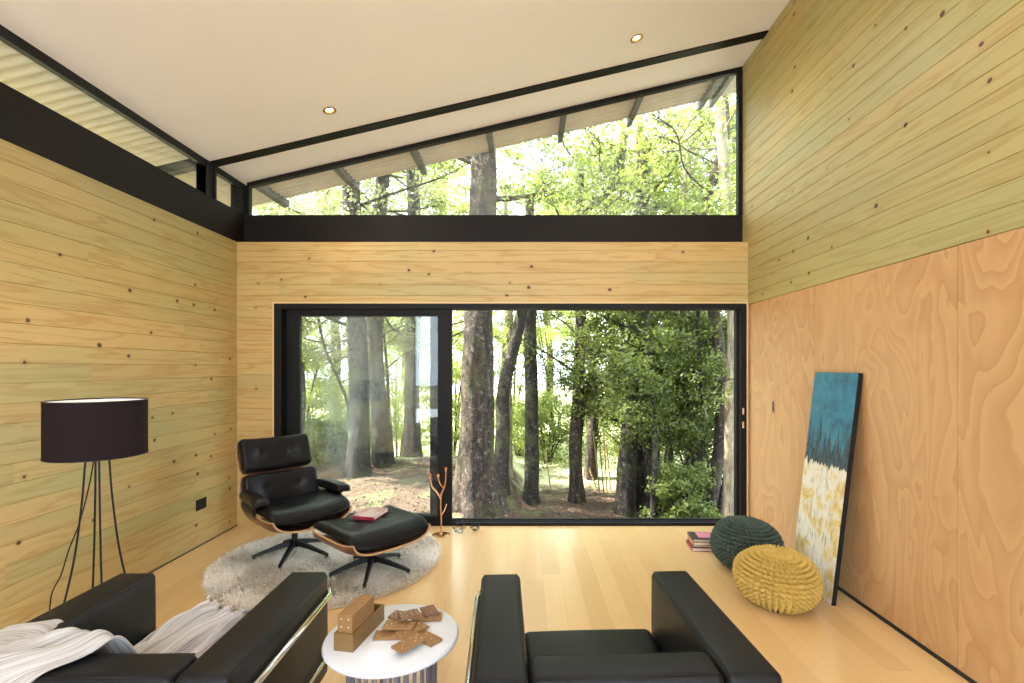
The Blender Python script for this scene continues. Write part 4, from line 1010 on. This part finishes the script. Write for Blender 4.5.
tree('mossy trunk in the middle of the open doorway, bushy at mid height', (x, 11.4), [(0, 0, 0), (-0.04, 0, 1.5), (0.05, 0, 3.0), (0.1, 0, 5.0), (0.05, 0, 8.0)], 0.155, 0.10, M_bark, 0, 11, 1.9, blen=(.8, 1.8), cr=.5, per=110, seed=8, flare=.5)
x = W(624, 10.6)
tree('stout dark trunk right of the bamboo poles', (x, 10.6), [(0, 0, 0), (0.08, 0, 1.4), (0.22, 0, 2.8), (0.26, 0, 4.6), (0.45, 0, 8.0)], 0.205, 0.14, M_bark_d, 0, 12, 2.0, per=150, blen=(1.0, 2.2), cr=.6, seed=9, flare=.5)
x = W(643, 10.9)
tree('second dark trunk close behind the stout one', (x, 10.9), [(0, 0, 0), (0.02, 0, 1.4), (0.0, 0, 2.8), (-0.1, 0, 4.6), (0.0, 0, 7.0)], 0.18, 0.12, M_bark_d, 0, 10, 1.6, per=140, blen=(.8, 2.0), cr=.6, seed=10, flare=.4)
x = W(690, 12)
tree('pale slim trunk in the right part of the doorway', (x, 12), [(0, 0, 0), (0.0, 0, 1.4), (-0.05, 0, 2.8), (-0.02, 0, 5.0), (-0.15, 0, 7.2), (0.1, 0, 9.5)], 0.14, 0.10, M_bark_p, 1, 10, 3.4, per=110, seed=12, flare=.3)
x = W(668, 13)
tree('thin dark trunk between pale slim one and stout one', (x, 13), [(0, 0, 0), (0.05, 0, 1.4), (0.18, 0, 2.4), (0.1, 0, 4.0), (0.2, 0, 6.6)], 0.12, 0.08, M_bark_d, 0, 10, 1.8, per=130, seed=13, flare=.3)
x = W(731.5, 8.8)
tree('sunlit pale trunk at the right edge of the door opening', (x, 8.8), [(0, 0, 0), (-0.02, 0, 1.4), (0.0, 0, 2.8), (0.03, 0, 4.0), (-0.1, 0, 6.2), (-0.3, 0, 9)], 0.115, 0.09, M_bark_p, 1, 7, 4.6, per=100, seed=14, flare=.3)
x = W(705, 9.6)
tree('mossy trunk leaning through the tall end of the clerestory', (x, 9.6), [(0, 0, 0), (0.3, 0, 2.0), (0.22, 0, 4.0), (-0.15, 0, 5.6), (0.35, 0, 7.5), (0.3, 0, 9.0)], 0.12, 0.09, M_bark, 2, 8, 5.5, per=100, seed=15, flare=.3)
x = W(358, 11.0)
tree('stout grey trunk seen through the fixed glass pane', (x, 11.0), [(0, 0, 0), (0.03, 0, 1.5), (-0.02, 0, 3.2), (-0.1, 0, 5.0), (-0.2, 0, 8.0)], 0.235, 0.18, M_bark_d, 3, 9, 3.2, per=120, seed=16, flare=.6)
x = W(383, 12.0)
tree('second grey trunk right beside the stout one behind the fixed pane', (x, 12.0), [(0, 0, 0), (-0.1, 0, 1.5), (-0.2, 0, 3.0), (-0.15, 0, 5.2), (0.1, 0, 8.2)], 0.215, 0.16, M_bark_d, 3, 9, 3.4, per=120, seed=17, flare=.5)
x = W(412, 13.2)
tree('tall shaded trunk near the sliding door stile', (x, 13.2), [(0, 0, 0), (0.0, 0, 1.5), (0.02, 0, 3.0), (0.1, 0, 5.0), (0, 0, 8.0)], 0.215, 0.16, M_bark_d, 3, 9, 3.2, per=120, seed=18, flare=.4)
x = W(297, 12.5)
tree('slim dark trunk at the left edge of the fixed pane', (x, 12.5), [(0, 0, 0), (0.1, 0, 2), (0.0, 0, 4.0), (0.6, 0, 6.5)], 0.12, 0.07, M_bark_d, 1, 8, 2.2, per=120, seed=19, flare=.3)
x = W(590, 14)
tree('forked mossy trunk high in the middle of the clerestory', (x, 14.0), [(0, 0, 0), (0.1, 0, 3), (-0.3, 0, 5.2), (0.3, 0, 7.0), (1.4, 0, 9.2)], 0.16, 0.10, M_bark, 2, 9, 5.0, per=110, seed=20, flare=.3)

# bamboo poles
cane = simple('bamboo_cane', (0.36, 0.27, 0.09), 0.5)
for i, (pa, pb, yt) in enumerate(((600, 594, 432), (604, 600, 440), (607, 604, 428), (611, 607, 445), (598, 590, 470), (536+15, 545, 450))):
    Y = 12.4 + 0.12*i; g = gz(W(pa, Y), Y); p0 = Vector((W(pa, Y), Y, g-0.05)); p1 = Vector((W(pb, Y), Y+0.1, H(yt, Y)))
    bm = bmesh.new(); n = 7
    for k in range(n):
        a, b = p0.lerp(p1, k/n), p0.lerp(p1, (k+1)/n); add_tube(bm, [a, a.lerp(b, .06), a.lerp(b, .94), b], [0.024, 0.019, 0.019, 0.024], 8)
    tag(obj('bamboo_pole', bm, cane), ['leftmost of the close bamboo poles left of the stout trunk', 'second of the close bamboo poles, slightly shorter', 'tallest bamboo pole in the middle of the cluster', 'bamboo pole nearest the stout dark trunk', 'short bamboo pole leaning away at the left of the cluster', 'lone bamboo pole apart, beside the straight dark trunk'][i], 'pole', 'dry bamboo poles leaning between the trunks')

# understorey bushes: hand placed, each a thing
def bush(label, x, y, r, h, leaf, n=26, per=170, seed=0, lsize=0.09, cat='bush', z0=0.0, stems=5):
    rnd = random.Random(seed); rs = np.random.RandomState(seed+100); g = gz(x, y)
    t = thing('leafy_bush', label, cat, (x, y, g-0.04), 0, 'undergrowth between the trees')
    cs, rr = [], []; bm = bmesh.new()
    for i in range(n):
        a = rnd.random()*2*PI; q = math.sqrt(rnd.random()); zz = z0 + (h-z0)*rnd.random()**0.8; k = r*q*(1-0.35*zz/h)
        c = Vector((math.cos(a)*k, math.sin(a)*k, zz)); cs.append(c); rr.append(rnd.uniform(.35, .62)*min(1, r))
        if i < stems*2: add_tube(bm, spline([(0.1*math.cos(a), .1*math.sin(a), 0), (c.x*.4, c.y*.4, zz*.5), c], 3), [0.03]*3+[0.02]*3+[0.01], 5, cap=False)
    obj('stem', bm, M_bark_d, t); V, Fc = leaves(cs, rr, per, lsize, 0.65, rs); link('foliage', mesh_np('foliage', V, Fc), M_leaf[leaf], t)
BU = [ # px, py_mid?, Y, radius, height, leaf, label
    (300, 13.5, 1.6, 3.2, 2, 'pale bush at the left edge behind the fixed glass pane'),
    (330, 14.5, 1.5, 2.4, 2, 'low sunlit bush left of the stout grey trunk'),
    (335, 13.0, 0.9, 1.0, 1, 'small low bush at the foot of the stout grey trunk'),
    (397, 15.5, 1.3, 3.4, 2, 'pale bush between the trunks behind the fixed pane'),
    (452, 15.0, 1.3, 3.0, 2, 'bright bush just left of the thick mossy trunk'),
    (520, 17.5, 1.4, 2.2, 2, 'bright low bush behind the slender leaning trunk'),
    (548, 16.0, 1.3, 2.0, 1, 'low bush left of the bamboo poles'),
    (592, 18.5, 1.8, 2.4, 2, 'sunlit yellow green bush behind the bamboo poles'),
    (660, 10.2, 1.1, 3.6, 0, 'dense dark green bush in front of the second dark trunk'),
    (692, 11.0, 1.1, 3.2, 0, 'dense green bush before the pale slim trunk'),
    (715, 10.4, 0.8, 4.2, 0, 'tall dark green bush beside the sunlit edge trunk'),
    (682, 9.6, 0.6, 1.3, 1, 'small bright leafy bush low in the right part of the doorway'),
    (640, 14.5, 1.4, 3.0, 1, 'mid green bush behind the stout dark trunk'),
    (710, 13.0, 1.4, 4.4, 0, 'deep green bush far behind the sunlit edge trunk'),
    (745, 12.5, 1.8, 4.6, 0, 'deep green bush half hidden by the right door jamb'),
    (255, 12.5, 1.8, 3.6, 1, 'green bush half hidden by the left door jamb'),
    (512, 19.0, 2.0, 7.0, 2, 'tall airy sunlit thicket behind the slender leaning trunk'),
    (556, 20.5, 2.3, 7.5, 2, 'tall airy sunlit thicket left of the middle doorway trunk'),
    (606, 22.0, 2.4, 6.5, 2, 'tall airy sunlit thicket beyond the bamboo poles'),
    (455, 21.0, 1.7, 6.0, 2, 'tall airy sunlit thicket behind the sliding door stile'),
    (395, 22.0, 2.2, 6.5, 2, 'tall airy sunlit thicket behind the fixed pane trunks'),
    (312, 20.0, 2.0, 6.0, 3, 'tall olive thicket at the left of the fixed pane')]
for i, (px, Y, r, h, lf, lab) in enumerate(BU):
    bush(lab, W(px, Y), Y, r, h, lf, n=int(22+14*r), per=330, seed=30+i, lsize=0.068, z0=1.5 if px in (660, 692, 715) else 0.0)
# hanging green boughs in front of the trunks on the right (branches of young trees)
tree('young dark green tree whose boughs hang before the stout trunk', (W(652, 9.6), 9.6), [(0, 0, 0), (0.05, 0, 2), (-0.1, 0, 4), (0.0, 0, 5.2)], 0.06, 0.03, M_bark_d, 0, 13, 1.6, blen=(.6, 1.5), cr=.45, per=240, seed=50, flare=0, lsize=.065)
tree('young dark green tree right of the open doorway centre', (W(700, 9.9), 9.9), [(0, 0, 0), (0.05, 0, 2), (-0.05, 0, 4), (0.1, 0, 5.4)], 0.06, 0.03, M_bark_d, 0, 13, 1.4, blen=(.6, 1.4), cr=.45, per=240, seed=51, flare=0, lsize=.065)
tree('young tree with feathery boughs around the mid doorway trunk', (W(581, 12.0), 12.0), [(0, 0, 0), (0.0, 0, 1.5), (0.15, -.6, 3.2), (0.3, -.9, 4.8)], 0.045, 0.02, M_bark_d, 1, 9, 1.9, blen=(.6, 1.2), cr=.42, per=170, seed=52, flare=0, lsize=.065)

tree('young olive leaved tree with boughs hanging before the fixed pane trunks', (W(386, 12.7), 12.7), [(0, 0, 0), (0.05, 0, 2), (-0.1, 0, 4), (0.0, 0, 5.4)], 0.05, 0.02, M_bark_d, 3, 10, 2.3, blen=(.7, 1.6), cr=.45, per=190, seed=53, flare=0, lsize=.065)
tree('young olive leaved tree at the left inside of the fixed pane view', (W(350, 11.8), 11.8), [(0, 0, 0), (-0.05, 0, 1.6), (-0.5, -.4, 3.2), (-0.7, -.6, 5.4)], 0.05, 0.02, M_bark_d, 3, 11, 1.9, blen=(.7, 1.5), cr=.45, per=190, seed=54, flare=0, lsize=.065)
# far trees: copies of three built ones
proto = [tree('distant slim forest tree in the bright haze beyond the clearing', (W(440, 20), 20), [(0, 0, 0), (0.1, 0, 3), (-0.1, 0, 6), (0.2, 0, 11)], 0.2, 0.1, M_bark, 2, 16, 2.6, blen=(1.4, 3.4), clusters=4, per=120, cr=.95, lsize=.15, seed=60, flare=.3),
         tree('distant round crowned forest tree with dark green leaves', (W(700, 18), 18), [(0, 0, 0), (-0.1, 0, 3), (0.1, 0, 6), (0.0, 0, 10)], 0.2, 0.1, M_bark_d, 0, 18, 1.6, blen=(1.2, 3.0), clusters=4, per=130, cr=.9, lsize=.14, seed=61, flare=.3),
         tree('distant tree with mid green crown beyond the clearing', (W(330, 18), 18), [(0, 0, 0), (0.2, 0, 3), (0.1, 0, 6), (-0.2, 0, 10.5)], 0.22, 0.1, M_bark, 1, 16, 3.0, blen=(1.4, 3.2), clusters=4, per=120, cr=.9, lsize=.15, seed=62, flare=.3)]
def copy_tree(o, loc, rz, s, label):
    r = o.copy(); C.objects.link(r); r.location = loc; r.rotation_euler = (0, 0, rz); r.scale = (s, s, s*1.05); r['label'] = label; r['group'] = 'distant trees beyond the clearing'
    for ch in o.children:
        c = ch.copy(); C.objects.link(c); c.parent = r
    return r
for p in proto: p['group'] = 'distant trees beyond the clearing'
far = [(0, 235, 21), (2, 290, 28), (0, 375, 30), (0, 405, 38), (2, 470, 30), (0, 505, 36), (0, 548, 27), (2, 610, 26), (1, 640, 17), (1, 665, 22), (1, 735, 15.5), (2, 770, 19)]
rnd = random.Random(77)
names_ = ['distant pale leaved tree', 'distant dark green tree', 'distant mid green tree']
places = ['behind the left door jamb', 'left of the slim dark trunk', 'behind the stout grey trunk', 'behind the second grey trunk', 'just left of the thick mossy trunk', 'between the thick and the leaning trunk', 'behind the straight dark trunk', 'behind the bamboo poles', 'behind the stout dark trunk', 'behind the thin dark trunk', 'behind the sunlit edge trunk', 'behind the right door jamb', 'beyond the far left corner of the clerestory', 'far off in the sunlit gap', 'far off behind the door stile', 'far off behind the pale slim trunk', 'far off behind the fixed pane', 'beyond the tall end of the clerestory']
for (k, px, Y), pl in zip(far, places):
    xx = W(px, Y); copy_tree(proto[k], (xx, Y, gz(xx, Y)-0.2), rnd.random()*6, rnd.uniform(.85, 1.15), names_[k] + ' ' + pl)

# trees added left of the house to keep sun and sky off the eave
for k, xx, Y, pl in ((0, -9.5, 2.0, 'added to shade the left clerestory'), (2, -9.0, 6.0, 'added as shade beyond the left corner post')):
    copy_tree(proto[k], (xx, Y, -1.0), rnd.random()*6, 1.0, names_[k].replace('distant ', '') + ' ' + pl)
# ground outside
def ground():
    m = N('leaf_litter'); v = m.coord(); s = m.sep(v); n = m.noise(v, 1.3, 4, 0.6); n2 = m.noise(v, 14, 4, 0.7); n3 = m.voro(v, 26)
    c = m.ramp(n2, [(0.3, (0.035, 0.018, 0.010)), (0.5, (0.085, 0.046, 0.026)), (0.65, (0.15, 0.095, 0.055)), (0.8, (0.05, 0.03, 0.016))])
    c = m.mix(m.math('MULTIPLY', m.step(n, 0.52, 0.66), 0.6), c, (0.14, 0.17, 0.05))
    c = m.mix(m.step(m.math('ADD', s[1], m.math('MULTIPLY', n, 6.0)), 15.0, 18.5), c, (0.66, 0.66, 0.36))  # sunlight on the far clearing put into the ground colour
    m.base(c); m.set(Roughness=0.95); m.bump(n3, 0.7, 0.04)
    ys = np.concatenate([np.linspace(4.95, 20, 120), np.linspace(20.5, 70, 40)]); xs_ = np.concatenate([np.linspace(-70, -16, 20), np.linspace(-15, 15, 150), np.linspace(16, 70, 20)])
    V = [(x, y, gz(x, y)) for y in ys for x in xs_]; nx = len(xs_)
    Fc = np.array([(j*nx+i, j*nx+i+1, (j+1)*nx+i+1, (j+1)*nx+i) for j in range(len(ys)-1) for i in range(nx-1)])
    g = link('ground', mesh_np('ground', np.array(V), Fc, True), m.m); struct(g, 'brown leaf strewn forest floor, coloured pale as if sunlit beyond the trees', 'ground')
    V2 = np.array([(-70, -60, -0.92), (70, -60, -0.92), (70, 4.95, -0.92), (-70, 4.95, -0.92)]); 
    gm = simple('rear_lawn', (0.085, 0.085, 0.045), 0.9, var=0.3, scale=1.5)
    box('rear_terrain', -70, 70, -60, 4.96, -1.2, -0.95, gm, g)
    # fallen leaves
    rs = np.random.RandomState(8); n = 16000; x = rs.uniform(-9, 6, n); y = 5.2 + 9*rs.rand(n)**1.2
    P = np.array([(a, b, gz(a, b)+0.012) for a, b in zip(x, y)]); nr = rs.randn(n, 3)*0.35 + [0, 0, 1]; nr /= np.linalg.norm(nr, axis=1)[:, None]
    t = np.cross(nr, rs.randn(n, 3)); t /= np.linalg.norm(t, axis=1)[:, None]; b = np.cross(nr, t); L = (0.018+0.022*rs.rand(n))[:, None]
    V = np.stack([P-t*L, P+b*L*.5, P+t*L, P-b*L*.5], 1).reshape(-1, 3)
    ml = N('dry_leaves'); gg = ml.new('ShaderNodeNewGeometry'); ml.base(ml.ramp(gg.outputs['Random Per Island'], [(0, (0.05, 0.022, 0.011)), (0.5, (0.11, 0.058, 0.027)), (1, (0.22, 0.145, 0.08))])); ml.set(Roughness=.8)
    o = link('fallen_leaves', mesh_np('fallen_leaves', V, np.arange(n*4).reshape(-1, 4)), ml.m); tag(o, 'dry brown leaves scattered over the forest floor', 'leaves', None, 'stuff')
ground()
